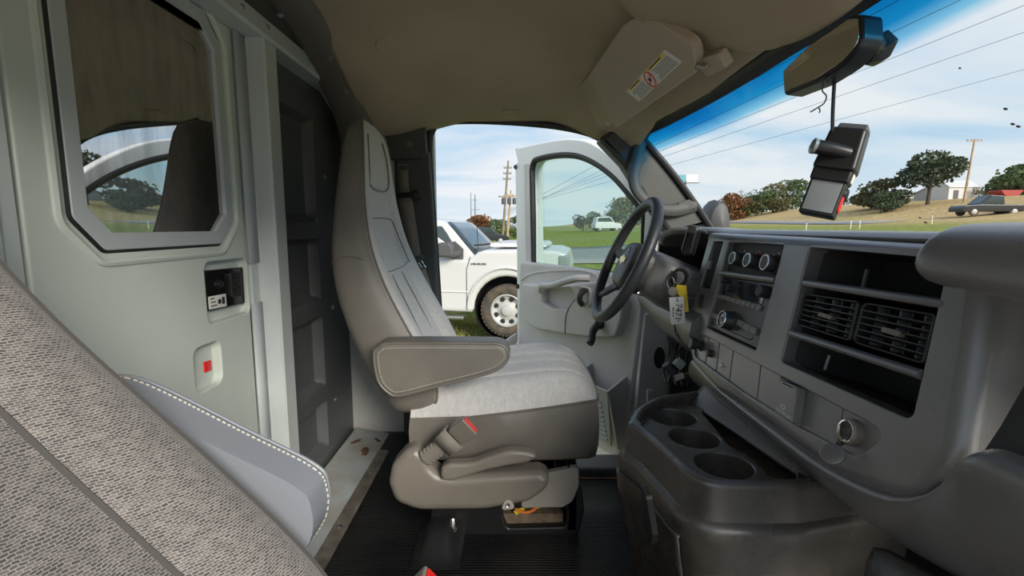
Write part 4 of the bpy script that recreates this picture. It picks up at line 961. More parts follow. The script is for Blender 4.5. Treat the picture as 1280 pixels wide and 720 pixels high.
def seat(name, label, cy, s, dx, rec, arm_up):
    T0 = thing(name, label, 'seat', (dx, cy, 0.0))
    cr_, sr_ = math.cos(rec), math.sin(rec); px_, pz_ = (-0.25, 0.45) if rec else (-0.27, 0.36)
    def W_(x, y, z): return V((x + dx, cy + s * y, z))
    def WB(x, y, z):
        a, b = x - px_, z - pz_
        return W_(px_ + a * cr_ - b * sr_, y, pz_ + a * sr_ + b * cr_)
    # ---- backrest
    levels = [0.335 + (ZT - 0.335) * k / 30 for k in range(31)]
    tabs = [smooth_pts([V((q[0], q[c], 0)) for q in BT], 8) for c in (1, 2, 3)]
    def tv(c, z): return interp([(p.x, p.y) for p in tabs[c]], z)
    def bpt(z, yf, d):
        f, b, w = tv(0, z), tv(1, z), tv(2, z)
        val = 1 - 0.35 * sst(0.80, 1.0, z)
        if d > 0.86 - 1e-6: d = 0.92 + (d - 0.92) * val
        return WB(b + (f - b) * d, yf * w, z)
    rows = [[bpt(z, y, d) for y, d in CS] for z in levels]
    n = len(CS)
    def part(nm, cols, mt, par=None, lab=None):
        m = Msh(); m.grid([[r[c % n] for c in cols] for r in rows]); m.uv = []
        for i, r in enumerate(rows):
            acc = 0
            for k, c in enumerate(cols):
                if k: acc += (r[c % n] - r[cols[k - 1] % n]).length
                m.uv.append((acc + cols[0] * 0.07, levels[i]))
        if mt == 'vinyl':       # close top and bottom
            k = len(cols); o = (len(rows) - 1) * k
            m.f.append(tuple(range(k))); m.f.append(tuple(o + i for i in range(k)))
        return obj(nm, m, mt, par or T0, sub=2, label=lab)
    back = part('backrest', list(range(n - SEAM, n + SEAM + 1)), 'vinyl')
    part('back_bolster', list(range(SEAM, VAL + 1)), 'fabric_light' if not arm_up else 'fabric', back)
    part('back_panel', list(range(VAL, n - VAL + 1)), 'fabric_light' if not arm_up else 'fabric', back)
    part('back_bolster', list(range(n - VAL, n - SEAM + 1)), 'fabric_light' if not arm_up else 'fabric', back)
    for c in (SEAM, n - SEAM):
        obj('piping', Msh().tube([r[c] for r in rows], 0.0035, 6), 'vinyl' if not arm_up else 'piping', back)
        m = Msh()
        for i in range(2, 29):
            for k in range(7):
                t = (k + 0.2) / 7; t2 = (k + 0.75) / 7
                cc = c - 0.14 if c == SEAM else c + 0.14
                q0 = lerp(rows[i][c], rows[i][c - 1 if c == SEAM else c + 1], 0.16); q1 = lerp(rows[i + 1][c], rows[i + 1][c - 1 if c == SEAM else c + 1], 0.16)
                m.tube([lerp(q0, q1, t), lerp(q0, q1, t2)], 0.0012, 4)
        obj('stitching', m, 'stitch', back)
    if arm_up:
        for c in (VAL, n - VAL): obj('groove', Msh().tube([r[c] + V((0.0, 0, -0.001)) for r in rows], 0.0035, 6), 'piping', back)
    # seams across panel and bolster
    def sm(lst, nm='seam', r=0.0016, mt='vinyl'):
        if arm_up: return
        obj(nm, Msh().tube(smooth_pts([bpt(z, y, d) for z, y, d in lst], 5), r, 6), mt, back)
    sm([(0.765, -0.985, 0.80), (0.775, -1.0, 0.5), (0.76, -0.95, 0.20), (0.75, -0.8, 0.06)], r=0.0016)
    sm([(0.42, -0.27, 0.865), (0.55, -0.27, 0.865), (0.71, -0.24, 0.865)], r=0.0018)
    sm([(0.42, 0.27, 0.865), (0.55, 0.27, 0.865), (0.71, 0.24, 0.865)], r=0.0018)
    sm([(0.735, -0.60, 0.95), (0.722, -0.45, 0.875), (0.72, 0, 0.865), (0.722, 0.45, 0.875), (0.735, 0.60, 0.95)])
    sm([(0.73, -0.62, 0.97), (0.80, -0.60, 0.96), (0.86, -0.55, 0.92), (0.872, -0.45, 0.89), (0.875, 0, 0.87), (0.872, 0.45, 0.89), (0.86, 0.55, 0.92), (0.80, 0.60, 0.96), (0.73, 0.62, 0.97)])
    sm([(1.105, -0.55, 0.95), (1.065, -0.62, 0.985), (1.00, -0.62, 0.98), (0.965, -0.52, 0.90), (0.955, 0, 0.88), (0.965, 0.52, 0.90), (1.00, 0.62, 0.98), (1.065, 0.62, 0.985), (1.105, 0.55, 0.95)], r=0.003)
    # ---- cushion
    HW = 0.252
    def plan(a, b):           # a along x -1..1, b across -1..1
        k = 0.10
        x = a * math.sqrt(1 - k * b * b * (1 if a > 0 else 0.3)); y = b * math.sqrt(1 - k * 1.3 * a * a * (1 if a > 0 else 0.1))
        return (-0.015 + 0.258 * x, HW * y)
    def top(a, b):
        x, y = plan(a, b)
        zs = 0.375 + 0.018 * a
        dome = (1 - abs(b) ** 7) * (1 - max(0, a) ** 5)
        w = 0.075 * dome
        for b0, dp in ((0.56, 0.013), (-0.56, 0.013), (0.22, 0.006), (0.14, 0.006), (-0.22, 0.006), (-0.14, 0.006)):
            w -= dp * math.exp(-((b - b0) / 0.03) ** 2) * dome ** 0.5
        w += 0.008 * math.exp(-((abs(b) - 0.76) / 0.14) ** 2) * dome
        return W_(x, y, zs + w - 0.012 * (1 - a))
    def cpart(nm, b0, b1, nb, mt, par):
        m = Msh(); m.uv = []; rr = []
        for i in range(33):
            a = -1 + 2 * i / 32
            rr.append([top(a, lerp(b0, b1, j / nb)) for j in range(nb + 1)]); m.uv += [(lerp(b0, b1, j / nb) * HW, a * 0.27) for j in range(nb + 1)]
        m.grid(rr); return obj(nm, m, mt, par)
    def ring(sc, z, sh=0):
        out = []
        N = 16
        for side in range(4):
            for k in range(N):
                t = -1 + 2 * k / N
                a, b = [(1, t), (-t, 1), (-1, -t), (t, -1)][side]
                x, y = plan(a, b); zz = (0.375 + 0.018 * a - 0.012 * (1 - a)) if z is None else z + sh * a
                out.append(W_(-0.015 + (x + 0.015) * sc, y * sc, zz))
        return out
    rings = [ring(0.985, None), ring(1.0, 0.36, 0.01), ring(1.012, 0.32, 0.006), ring(1.008, 0.27, 0.0), ring(0.985, 0.235, 0), ring(0.93, 0.222, 0), ring(0.6, 0.22, 0)]
    cu = obj('cushion', Msh().loft(rings), 'vinyl', T0, ang=60)
    cpart('cushion_bolster', -1, -0.56, 12, 'fabric_light', cu)
    cpart('cushion_panel', -0.56, 0.56, 40, 'fabric_light', cu)
    cpart('cushion_bolster', 0.56, 1, 12, 'fabric_light', cu)
    r0 = ring(0.992, None)
    obj('piping', Msh().tube(r0 + r0[:1], 0.004, 6, caps=False), 'vinyl', cu)
    # ---- armrest (outline measured on the driver seat)
    ol = [(465, 443), (472, 433), (490, 428), (600, 428), (627, 430), (637, 441), (634, 455), (612, 469), (545, 486), (500, 497), (484, 493), (470, 476)]
    loc = [(p.x, p.z) for p in (atY(u, v, 1.125) for u, v in ol)]
    if arm_up:
        an = math.radians(137); p0 = V((-0.29, 0.49)); q0 = V((-0.275, 0.50))
        loc = [(q0.x + (V(p) - p0).x * math.cos(an) - (V(p) - p0).y * math.sin(an), q0.y + (V(p) - p0).x * math.sin(an) + (V(p) - p0).y * math.cos(an)) for p in loc]
    loop = [tuple(p[:2]) for p in smooth_pts([V((x, z, 0)) for x, z in loc], 5, closed=True)]
    AR = Plane(W_(0, -0.335 if not arm_up else -0.265, 0), (1, 0, 0), (0, 0, 1), (0, -s, 0)) if not arm_up else Plane(W_(0, -0.335, 0), (1, 0, 0), (0, 0, 1), (0, -s, 0))
    fix = (0.0 if arm_up else 0.0)
    loop = [(x - 0.0 - (dx if not arm_up else dx * 0), z) for x, z in loop]
    ar = obj('armrest', plate(AR, loop, h=0.0, depth=0.062, r=0.014, back=True, seg=4), 'vinyl' if not arm_up else 'vinyl_grey', T0, wn_=True)
    inn = offset2(loop, 0.0145); m = Msh()
    pts = [AR.pt(x, z, 0.0006) for x, z in inn] ; pts = pts + pts[:1]
    L_ = 0; seg_ = []
    for p, q in zip(pts, pts[1:]):
        d = (q - p).length; k = max(1, int(d / 0.0055))
        for i in range(k): m.tube([lerp(p, q, (i + 0.15) / k), lerp(p, q, (i + 0.75) / k)], 0.0011, 4)
    obj('stitching', m, 'stitch', ar)
    obj('armrest_piping', Msh().tube([AR.pt(x, z, -0.003) for x, z in offset2(loop, 0.004)] + [AR.pt(*offset2(loop, 0.004)[0], -0.003)], 0.0028, 6, caps=False), 'vinyl' if not arm_up else 'vinyl_grey', ar)
    if arm_up:      # outer face shows its own stitched edge
        m = Msh(); pts = [AR.pt(x, z, -0.016) for x, z in loop]; pts += pts[:1]
        for p, q in zip(pts, pts[1:]):
            d = (q - p).length; k = max(1, int(d / 0.006))
            for i in range(k): m.tube([lerp(p, q, (i + 0.15) / k), lerp(p, q, (i + 0.75) / k)], 0.0014, 4)
        obj('stitching', m, 'stitch', ar)
    else:
        tp_ = [(597, 428.5), (610, 427), (624, 429), (615, 430)]
        obj('torn_vinyl', Msh().tube([atY(602, 428, 1.14) + V((0, 0, 0.001)), atY(612, 428.5, 1.15) + V((0, 0, 0.001)), atY(624, 430, 1.145) + V((0, 0, 0.001))], [0.002, 0.006, 0.002], 6, flat=0.5), 'seal', ar)
    # ---- side shield, lever, buckle, riser: measured on the driver seat, local y = Y - 1.46
    SP = Plane((0, 1.185, 0), (1, 0, 0), (0, 0, 1), (0, -1, 0))
    WP = Plane(W_(0, 1.185 - 1.46, 0), (1, 0, 0), (0, 0, 1), (0, -s, 0))
    def pp_(lst, h=0.0): return [SP.px(u, v, h) for u, v in lst]
    shd = rpoly(pp_([(484, 606), (488, 584), (506, 564), (519, 561), (532, 571), (538, 586), (548, 595), (566, 598), (676, 591), (689, 599), (684, 614), (662, 630), (606, 640), (522, 641), (492, 630)], 0.03), [0.05, 0.05, 0.04, 0.02, 0.03, 0.03, 0.03, 0.1, 0.02, 0.02, 0.05, 0.06, 0.2, 0.1, 0.04], 4)
    sh_ = obj('side_shield', plate(WP, shd, h=0.03, depth=0.06, r=0.022, seg=5), 'seat_plastic', T0, wn_=True)
    obj('screw_boss', plate(WP, rpoly(pp_([(626, 639), (629, 629), (634, 625), (640, 628), (644, 637)], 0.034), 0.006, 3), h=0.033, depth=0.01, r=0.003), 'skirt_cloth', sh_, wn_=True)
    a, b = SP.px(635, 632, 0.035)
    obj('screw', Msh().lathe([(0.006, 0), (0.005, 0.003), (0.002, 0.001), (0, 0.001)], WP.pt(a, b, 0.033), WP.n, 12), 'metal', sh_)
    lv = rpoly(pp_([(551, 594), (552, 583), (560, 578), (590, 577), (612, 569), (636, 561), (660, 563), (676, 569), (660, 577), (634, 581), (610, 586), (590, 592), (566, 600), (554, 599)], 0.035), [0.02, 0.01, 0.03, 0.08, 0.1, 0.08, 0.05, 0.008, 0.05, 0.08, 0.1, 0.1, 0.03, 0.02], 4)
    le = obj('recline_lever', plate(WP, lv, h=0.045, depth=0.03, r=0.010, seg=4), 'seat_plastic', T0, wn_=True)
    a, b = SP.px(555, 591, 0.046)
    obj('lever_screw', Msh().lathe([(0.0055, 0), (0.0045, 0.0015), (0.004, -0.001), (0, -0.001)], WP.pt(a, b, 0.044), WP.n, 12), 'steel_dirty', le)
    # buckle on its ribbed sleeve
    b0 = WP.pt(*SP.px(531, 573, 0.03), 0.03); b1 = WP.pt(*SP.px(560, 551, 0.05), 0.05)
    m = Msh(); k = 14
    m.tube([lerp(b0, b1, i / k) for i in range(k + 1)], [0.020 + (0.0028 if i % 2 else 0) for i in range(k + 1)], 12, flat=0.62, up=V((0, 1, 0)))
    sv = obj('buckle_sleeve', m, 'webbing', T0)
    ax = (b1 - b0).normalized(); side = V((0, 1, 0)); upb = ax.cross(side).normalized()
    m = Msh(); q0 = b1 + ax * 0.0; q1 = b1 + ax * 0.024
    m.loft([[q + upb * (w * x) + side * (0.018 * y) for x, y in ((-1, -1), (1, -1), (1, 1), (-1, 1))] for q, w in ((q0 - ax * 0.02, 0.026), (q1, 0.029))], caps=False)
    obj('sleeve_collar', m, 'webbing', sv, solid=0.004)
    bc = b1 + ax * 0.052 + V((0, -0.008, 0))
    Mb = Matrix((ax, upb, side * -1)).transposed()
    m = Msh(); m.loft([[bc + ax * t + upb * (w * x) + side * (th * y) for x, y in ((-1, -1), (1, -1), (1, 1), (-1, 1))] for t, w, th in ((-0.026, 0.024, 0.011), (0.0, 0.027, 0.014), (0.030, 0.027, 0.015))])
    bk = obj('buckle', m, 'seat_plastic', T0, bevel=0.004, seg=2)
    obj('release_button', Msh().box(bc + ax * 0.0295, (0.006, 0.044, 0.020), Mb), 'red', bk, bevel=0.002)
    # cloth skirt and black riser
    SK = Plane((0, 1.225, 0), (1, 0, 0), (0, 0, 1), (0, -1, 0)); SKW = Plane(W_(0, 1.225 - 1.46, 0), (1, 0, 0), (0, 0, 1), (0, -s, 0))
    def kp(lst, h=0.0): return [SK.px(u, v, h) for u, v in lst]
    obj('skirt', plate(SKW, rpoly(kp([(660, 596), (724, 584), (724, 608), (716, 628), (703, 635), (650, 636)]), [0.01, 0.01, 0.03, 0.03, 0.02, 0.01], 4), h=0.0, depth=0.02, r=0.005), 'skirt_cloth', T0, wn_=True)
    ro = rpoly(kp([(536, 636), (640, 630), (700, 620), (726, 600), (731, 640), (724, 668), (708, 692), (645, 690), (630, 676), (545, 676)]), [0.02, 0.02, 0.02, 0.02, 0.05, 0.05, 0.02, 0.02, 0.02, 0.02], 3)
    rh_ = rpoly(kp([(626, 640), (700, 632), (710, 640), (708, 660), (634, 662)]), 0.012, 3)
    def kt(lst, yy, h):
        return [SK.px(u, v, h) for u, v in lst]
    rs = obj('riser', plate(SKW, ro, [rh_], h=-0.005, depth=0.02, r=0.004, rh=0.006), 'black_plastic', T0, wn_=True)
    zmin = 0.0
    fr = SKW.pt(0.13, 0, 0)
    obj('riser', Msh().hexa([W_(x, y, z) for z in (0.0, 0.20) for x, y in ((-0.22, 0.19), (0.19, 0.19), (0.19, 0.22), (-0.22, 0.22))]), 'black_plastic', T0, bevel=0.004)
    obj('riser_cross', Msh().hexa([W_(x, y, z) for z in (0.015, 0.20) for x, y in ((0.15, -0.23), (0.18, -0.23), (0.18, 0.2), (0.15, 0.2))]), 'black_plastic', T0, bevel=0.004)
    obj('riser_cross', Msh().hexa([W_(x, y, z) for z in (0.015, 0.20) for x, y in ((-0.22, -0.21), (-0.19, -0.21), (-0.19, 0.2), (-0.22, 0.2))]), 'black_plastic', T0, bevel=0.004)
    obj('dusty_tray', Msh().hexa([W_(x, y, z) for z in (0.012, 0.050) for x, y in ((-0.03, -0.205), (0.145, -0.205), (0.145, 0.1), (-0.03, 0.1))]), 'dust', T0, bevel=0.004)
    if not arm_up:
        m = Msh()
        for k in range(5):
            y = 1.27 + 0.012 * k
            obj('yellow_connector', Msh().box(V((0.02 + 0.022 * (k % 3), y - 0.015, 0.062 + 0.008 * (k % 2))), (0.03, 0.012, 0.014), Matrix.Rotation(0.3 * k - 0.5, 3, 'Y')), 'yellow_plug', rs, bevel=0.002)
        obj('orange_wire', Msh().tube(smooth_pts([V((-0.005, 1.245, 0.09)), V((0.025, 1.24, 0.066)), V((0.06, 1.243, 0.070)), V((0.085, 1.25, 0.10))], 5), 0.004, 8), 'orange_wire', rs)
        obj('black_wire', Msh().tube(smooth_pts([V((-0.03, 1.26, 0.13)), V((0.02, 1.25, 0.10)), V((0.07, 1.25, 0.11)), V((0.13, 1.27, 0.13))], 5), 0.005, 8), 'seal', rs)
        b_ = SK.px(567, 658); p = SKW.pt(*b_, 0.02)
        obj('floor_bolt', Msh().lathe([(0.012, -0.025), (0.012, -0.015), (0.008, -0.012), (0.008, 0.012), (0.005, 0.016), (0, 0.016)], V((p.x, p.y, 0.055)), (0, 0, 1), 8), 'metal', rs)
    return T0
seat('driver_seat', 'grey cloth driver seat with brown-grey vinyl sides and armrest lowered', 1.46, 1, 0.0, 0.0, False)
seat('passenger_seat', 'nearest seat, patterned grey cloth back with its armrest folded up', 0.25, -1, 0.0, math.radians(14.0), True)
# ================================================================== SMALL CAB THINGS
# ---- driver seat belt
BP = Plane((0, 1.835, 0), (1, 0, 0), (0, 0, 1), (0, -1, 0))
sbt = thing('seat_belt', 'driver seat belt hanging on the door pillar with its metal tongue', 'seat belt', tuple(BP.pt(*BP.px(508, 330))))
def ribbon(edges, h=0.0):
    return Msh().grid([[BP.pt(*BP.px(*a, h), h), BP.pt(*BP.px(*b, h), h)] for a, b in edges])
obj('webbing', ribbon([((498.5, 212), (509.5, 212)), ((499, 228), (510, 228)), ((499.5, 242), (513, 242))], 0.0), 'webbing', sbt, solid=0.002)
obj('webbing', ribbon([((497, 247), (515, 247)), ((499.5, 262), (517.5, 262)), ((504, 285), (521, 285)), ((508, 305), (524, 305)), ((514, 325), (527, 322)), ((526, 360), (537, 352)), ((540, 410), (549, 400))], 0.01), 'webbing', sbt, solid=0.002)
obj('webbing', ribbon([((494, 250), (499, 250)), ((495, 275), (503, 275)), ((502, 310), (511, 310)), ((512, 335), (519, 335)), ((535, 400), (540, 400))], -0.012), 'seal', sbt, solid=0.002)
g0 = BP.pt(*BP.px(496, 245, 0.01), 0.012); g1 = BP.pt(*BP.px(518, 243, 0.01), 0.012)
gd = obj('guide_loop', Msh().tube([g0, g1], 0.011, 10, flat=0.8), 'black_plastic', sbt)
obj('guide_bolt', Msh().lathe([(0.020, 0), (0.020, 0.012), (0.014, 0.018), (0, 0.018)], BP.pt(*BP.px(519, 245, 0.0), -0.004), (0, -1, 0), 20), 'black_plastic', sbt)
tg = [(513, 321), (528, 319), (530, 322), (527, 326), (530, 333), (531, 336), (527, 337), (521, 327), (514, 325)]
TM = Plane(BP.pt(0, 0, 0.022), BP.ex, BP.ey, BP.n)
obj('tongue_grip', plate(TM, rpoly([TM.px(u, v) for u, v in ((512.5, 322), (528, 318.5), (530, 322), (526, 327), (520, 328), (514, 326))], 0.005, 3), h=0.0, depth=0.012, r=0.003), 'grey_plastic', sbt, wn_=True)
obj('tongue_plate', plate(TM, rpoly([TM.px(u, v) for u, v in ((520, 327), (527, 325), (532.5, 335), (527, 337.5))], 0.003, 3), [rpoly([TM.px(u, v) for u, v in ((523.5, 328.5), (526.2, 327.5), (529.6, 334), (527.3, 335))], 0.0015, 2)], h=-0.004, depth=0.003, r=0.001, back=True), 'chrome', sbt, wn_=True)

# ---- sun visor
A_ = atY(766, 160, 1.63); B_ = atY(876, 92, 1.02); C_ = atY(795, 24, 1.09)
ex = (B_ - A_).normalized(); nn = ex.cross(C_ - A_).normalized()
if nn.z > 0: nn = -nn
VP_ = Plane(A_, ex, nn.cross(ex), nn)
vs = thing('sun_visor', 'tan vinyl driver sun visor with a white warning sticker', 'sun visor', tuple(A_))
vl = rpoly([VP_.px(u, v) for u, v in ((737, 92), (778, 32), (795, 22), (818, 27), (866, 56), (869, 75), (866, 94), (770, 161), (763, 155))], [0.01, 0.08, 0.03, 0.06, 0.03, 0.03, 0.015, 0.006, 0.006], 5)
pnl = obj('visor_panel', plate(VP_, vl, h=0.0, depth=0.022, r=0.008, back=True), 'visor', vs, wn_=True)
hl = [VP_.pt(x, y, -0.004) for x, y in offset2(vl, 0.004)]
obj('edge_piping', Msh().tube(hl[1:-14], 0.0045, 8), 'visor', pnl)
bl = rpoly([VP_.px(u, v, -0.02) for u, v in ((742, 86), (716, 116), (711, 132), (717, 152), (738, 162), (762, 158), (775, 120))], [0.01, 0.06, 0.04, 0.04, 0.05, 0.01, 0.01], 5)
obj('side_flap', plate(VP_, bl, h=-0.022, depth=0.014, r=0.006, back=True), 'visor', vs, wn_=True)
lb4 = [VP_.px(u, v) for u, v in ((831, 62), (853, 77), (798, 126.5), (783, 114))]
lo, ux, uy = V(lb4[0]), V(lb4[3]) - V(lb4[0]), V(lb4[1]) - V(lb4[0])     # ux along the long side, uy across
def lp_(s, t): p = lo + ux * s + uy * t; return (p.x, p.y)
st = obj('warning_sticker', plate(VP_, [lp_(0, 0), lp_(1, 0), lp_(1, 1), lp_(0, 1)], h=0.0012, depth=0.002, r=0.0003), 'white_label', pnl, smooth=False)
for k, (s0, s1) in enumerate(((0.05, 0.42), (0.60, 0.98))):
    obj('yellow_band', plate(VP_, [lp_(s0, 0.02), lp_(s1, 0.02), lp_(s1, 0.20), lp_(s0, 0.20)], h=0.0016, depth=0.001, r=0.0002), 'yellow', st, smooth=False)
m = Msh(); random.seed(3)
for s0, s1 in ((0.04, 0.40), (0.62, 0.97)):
    for k in range(7):
        t = 0.28 + 0.10 * k; e1 = s1 - random.random() * 0.08
        m.hexa([VP_.pt(*lp_(s, tt), h) for h in (0.0014, 0.0017) for s, tt in ((s0, t), (e1, t), (e1, t + 0.035), (s0, t + 0.035))])
for s0, s1 in ((0.12, 0.38), (0.64, 0.9)):
    m.hexa([VP_.pt(*lp_(s, tt), h) for h in (0.0017, 0.0019) for s, tt in ((s0, 0.06), (s1, 0.06), (s1, 0.14), (s0, 0.14))])
obj('sticker_text', m, 'ink', st, smooth=False)
cc = VP_.pt(*lp_(0.51, 0.52), 0.0018); rr_ = uy.length * 0.40
pts = [cc + VP_.ex * (rr_ * math.cos(2 * PI * k / 28)) + VP_.ey * (rr_ * math.sin(2 * PI * k / 28)) for k in range(29)]
obj('red_ring', Msh().tube(pts, 0.0016, 5, caps=False), 'red', st)
obj('red_slash', Msh().tube([pts[3], pts[17]], 0.0014, 5), 'red', st)
obj('seat_symbol', Msh().tube([cc + VP_.ex * (-0.006) + VP_.ey * 0.004, cc + VP_.ey * (-0.004), cc + VP_.ex * 0.006 + VP_.ey * 0.002], 0.002, 5), 'ink', st)
pv0 = VP_.pt(*VP_.px(868, 84), -0.004); pv1 = atY(888, 80, 1.02)
arm_ = obj('pivot_arm', Msh().tube([pv0, lerp(pv0, pv1, 0.5) + V((0, 0, -0.006)), pv1], 0.007, 8), 'steel_dirty', vs)
obj('pivot_bracket', plate(Plane(pv1, ex, nn.cross(ex), nn), rpoly([(-0.03, -0.018), (0.045, -0.022), (0.05, 0.01), (-0.02, 0.022)], 0.005), h=0.006, depth=0.02, r=0.003), 'visor', arm_, wn_=True)
bolt(arm_, pv1 + nn * 0.006, nn, 0.005, 0.004, name='screw')
pc = VP_.px(760, 154)
bolt(pnl, VP_.pt(*pc, 0.0), nn, 0.004, 0.004, 'white_label', 'clip_pin')

# ---- rear-view mirror
MP = Plane((0.485, 0.8, 1.13), (0.10, -0.995, 0), (0.08, 0, 1), (-0.985, -0.10, 0.08))
rm = thing('rear_view_mirror', 'black framed rear-view mirror on the windshield', 'mirror', (0.505, 0.8, 1.13))
ml = rpoly([MP.px(u, v) for u, v in ((977, 88), (1010, 55), (1062, 19), (1077, 18), (1079, 52), (1056, 80), (1020, 103), (979, 119))], [0.008, 0.12, 0.02, 0.012, 0.02, 0.1, 0.12, 0.008], 4)
hs = obj('housing', plate(MP, ml, h=0.0, depth=0.032, r=0.006, back=True), 'black_plastic', rm, wn_=True)
obj('mirror_face', plate(MP, offset2(ml, 0.0055), h=0.0012, depth=0.003, r=0.0006), 'mirror_glass', hs, wn_=True)
mb = atY(1082, 56, 0.76); mt = ws_hit(1102, 58)
obj('ball_arm', Msh().tube([MP.pt(0, 0, -0.03), lerp(MP.pt(0, 0, -0.03), mb, 0.6), mb, lerp(mb, mt, 0.6)], [0.014, 0.012, 0.009, 0.014], 10), 'black_plastic', rm)
obj('mount_button', Msh().loft([[mt + V((x * k * 0.5, y * k, z * k)) + V((-0.02 * j, 0, -0.012 * j)) for x, y, z in ((0.01, -0.03, 0.0), (0.0, -0.012, 0.022), (-0.005, 0.02, 0.02), (0.0, 0.026, 0.0), (0.01, 0.008, -0.024), (0.01, -0.015, -0.02))] for j, k in ((0, 1.0), (0.5, 0.95), (1.2, 0.55))]), 'black_plastic', rm, bevel=0.002)
cb0 = ceil_hit(1030, 8); cb1 = MP.pt(*MP.px(1038, 34, -0.02), -0.02)
obj('mirror_cable', Msh().tube([cb0, lerp(cb0, cb1, 0.5), cb1], 0.0028, 6), 'seal', rm)
obj('cable_clip', Msh().box(cb0, (0.012, 0.03, 0.006)), 'seal', rm, bevel=0.002)

# ---- dash camera on its cord
dcY = 0.80
cord = [atY(u, v, dcY) for u, v in ((1044, 88), (1042.5, 110), (1041, 140), (1040.5, 168))]
dc = thing('dash_camera', 'black dash camera dangling on a cord below the mirror', 'camera', tuple(atY(1045, 215, dcY)))
obj('cord', Msh().tube(smooth_pts(cord, 4), 0.0028, 8), 'black_plastic', dc)
obj('cord_clip', Msh().ball(atY(1043, 93, dcY), (0.012, 0.006, 0.007)), 'black_plastic', dc)
au = V((0.30, 0.0, 0.954)).normalized()
ns = V((-0.66, -0.72, 0.10)); ns = (ns - au * ns.dot(au)).normalized(); nr = au.cross(ns).normalized()
if nr.x < 0: nr = -nr
def dbox(c, w, d, h, tw=1.0, td=1.0):
    pts = []
    for t, kw, kd in ((-1, 1, 1), (1, tw, td)):
        pts += [c + nr * (x * w / 2 * kw) + ns * (y * d / 2 * kd) + au * (t * h / 2) for x, y in ((-1, -1), (1, -1), (1, 1), (-1, 1))]
    return Msh().hexa(pts)
cu_ = atY(1053, 190, dcY)
ub = obj('upper_housing', dbox(cu_, 0.062, 0.046, 0.070, 0.82, 0.9), 'black_plastic', dc, bevel=0.007, seg=3)
obj('top_cap', dbox(cu_ + au * 0.036 + nr * 0.004, 0.044, 0.036, 0.012, 0.9, 0.9), 'grey_plastic', ub, bevel=0.003)
lc = cu_ + ns * 0.026 - nr * 0.012 - au * 0.006
obj('lens_barrel', Msh().tube([lc + nr * 0.024 - ns * 0.012, lc + nr * 0.004, lc - nr * 0.020 + ns * 0.008], 0.0115, 14), 'black_plastic', ub)
obj('lens_glass', Msh().lathe([(0.0125, 0), (0.0125, 0.005), (0.009, 0.007), (0.0, 0.0075)], lc - nr * 0.020 + ns * 0.008, (ns * 0.5 - nr * 0.85), 16), 'lamp_plastic', ub)
ll = atY(1031, 243, dcY)
lbx = obj('screen_housing', dbox(ll, 0.052, 0.026, 0.074, 1.0, 1.0), 'black_plastic', dc, bevel=0.003)
PS = Plane(ll + ns * 0.013, nr, au, ns)
obj('screen', plate(PS, [(-0.022, -0.031), (0.022, -0.031), (0.022, 0.031), (-0.022, 0.031)], h=0.0008, depth=0.002, r=0.0004), 'lamp_plastic', lbx)
PR = Plane(ll + nr * 0.026, ns, au, nr)
obj('red_button', plate(PR, rpoly([(-0.007, -0.026), (0.007, -0.026), (0.007, 0.000), (-0.007, 0.000)], 0.006), h=0.002, depth=0.003, r=0.001), 'red', lbx, wn_=True)
obj('neck', dbox(lerp(cu_, ll, 0.56), 0.056, 0.036, 0.026), 'black_plastic', dc, bevel=0.004)
obj('neck_label', plate(Plane(lerp(cu_, ll, 0.56) + nr * 0.028, ns, au, nr), [(-0.012, -0.008), (0.002, -0.008), (0.002, 0.008), (-0.012, 0.008)], h=0.001, depth=0.001, r=0.0003), 'white_label', dc)
obj('rear_knob', Msh().lathe([(0.014, 0), (0.014, 0.012), (0.011, 0.016), (0, 0.016)], ll - ns * 0.013 + nr * 0.012 + au * 0.006, (nr - ns * 0.4), 18), 'black_plastic', lbx)
# ---- frayed string below the mirror
fs = [atY(u, v, 0.78) for u, v in ((1022, 101), (1028, 100), (1029, 106), (1028, 114), (1033, 120), (1030, 129), (1023, 134), (1013, 140))]
fr_ = thing('frayed_string', 'thin black frayed string hanging under the mirror', 'string', tuple(fs[0]))
obj('strand', Msh().tube(smooth_pts(fs, 4), 0.0011, 5), 'seal', fr_)
obj('strand', Msh().tube(smooth_pts([fs[6], atY(1025, 138, 0.78), atY(1024, 141, 0.78)], 3), 0.001, 5), 'seal', fr_)
obj('strand', Msh().tube(smooth_pts([fs[0], atY(1030, 97, 0.78), atY(1035, 104, 0.78)], 3), 0.001, 5), 'seal', fr_)

# ---- keys in the ignition
kr = thing('key_ring', 'ignition key with white tag numbered 7471 and yellow tag', 'keys', tuple(ip))
kb_ = ip + IGN * 0.010
obj('key_bow', Msh().box(kb_ + IGN * 0.014, (0.026, 0.004, 0.026), Matrix((IGN, V((0.53, -0.85, 0)).normalized(), V((0, 0, 1)))).transposed()), 'black_plastic', kr, bevel=0.003)
rc = kb_ + IGN * 0.026 + V((0, 0, -0.022)); KX = V((0.80, -0.6, 0)).normalized()
obj('split_ring', Msh().tube([rc + KX * (0.010 * math.cos(2 * PI * k / 20)) + V((0, 0, 0.016 * math.sin(2 * PI * k / 20))) for k in range(21)], 0.0012, 6, caps=False), 'metal', kr)
KP = Plane(atY(848, 388, 1.27), V((0.90, -0.43, 0.0)), V((0.02, 0, 1)), V((-0.43, -0.90, 0)))
tagl = rpoly([KP.px(u, v) for u, v in ((836, 371.5), (854.5, 371), (857, 404.5), (839, 406))], 0.003, 3)
hx = KP.px(846.5, 376)
hole_ = [(hx[0] + 0.0022 * math.cos(2 * PI * k / 10), hx[1] + 0.0022 * math.sin(2 * PI * k / 10)) for k in range(10)]
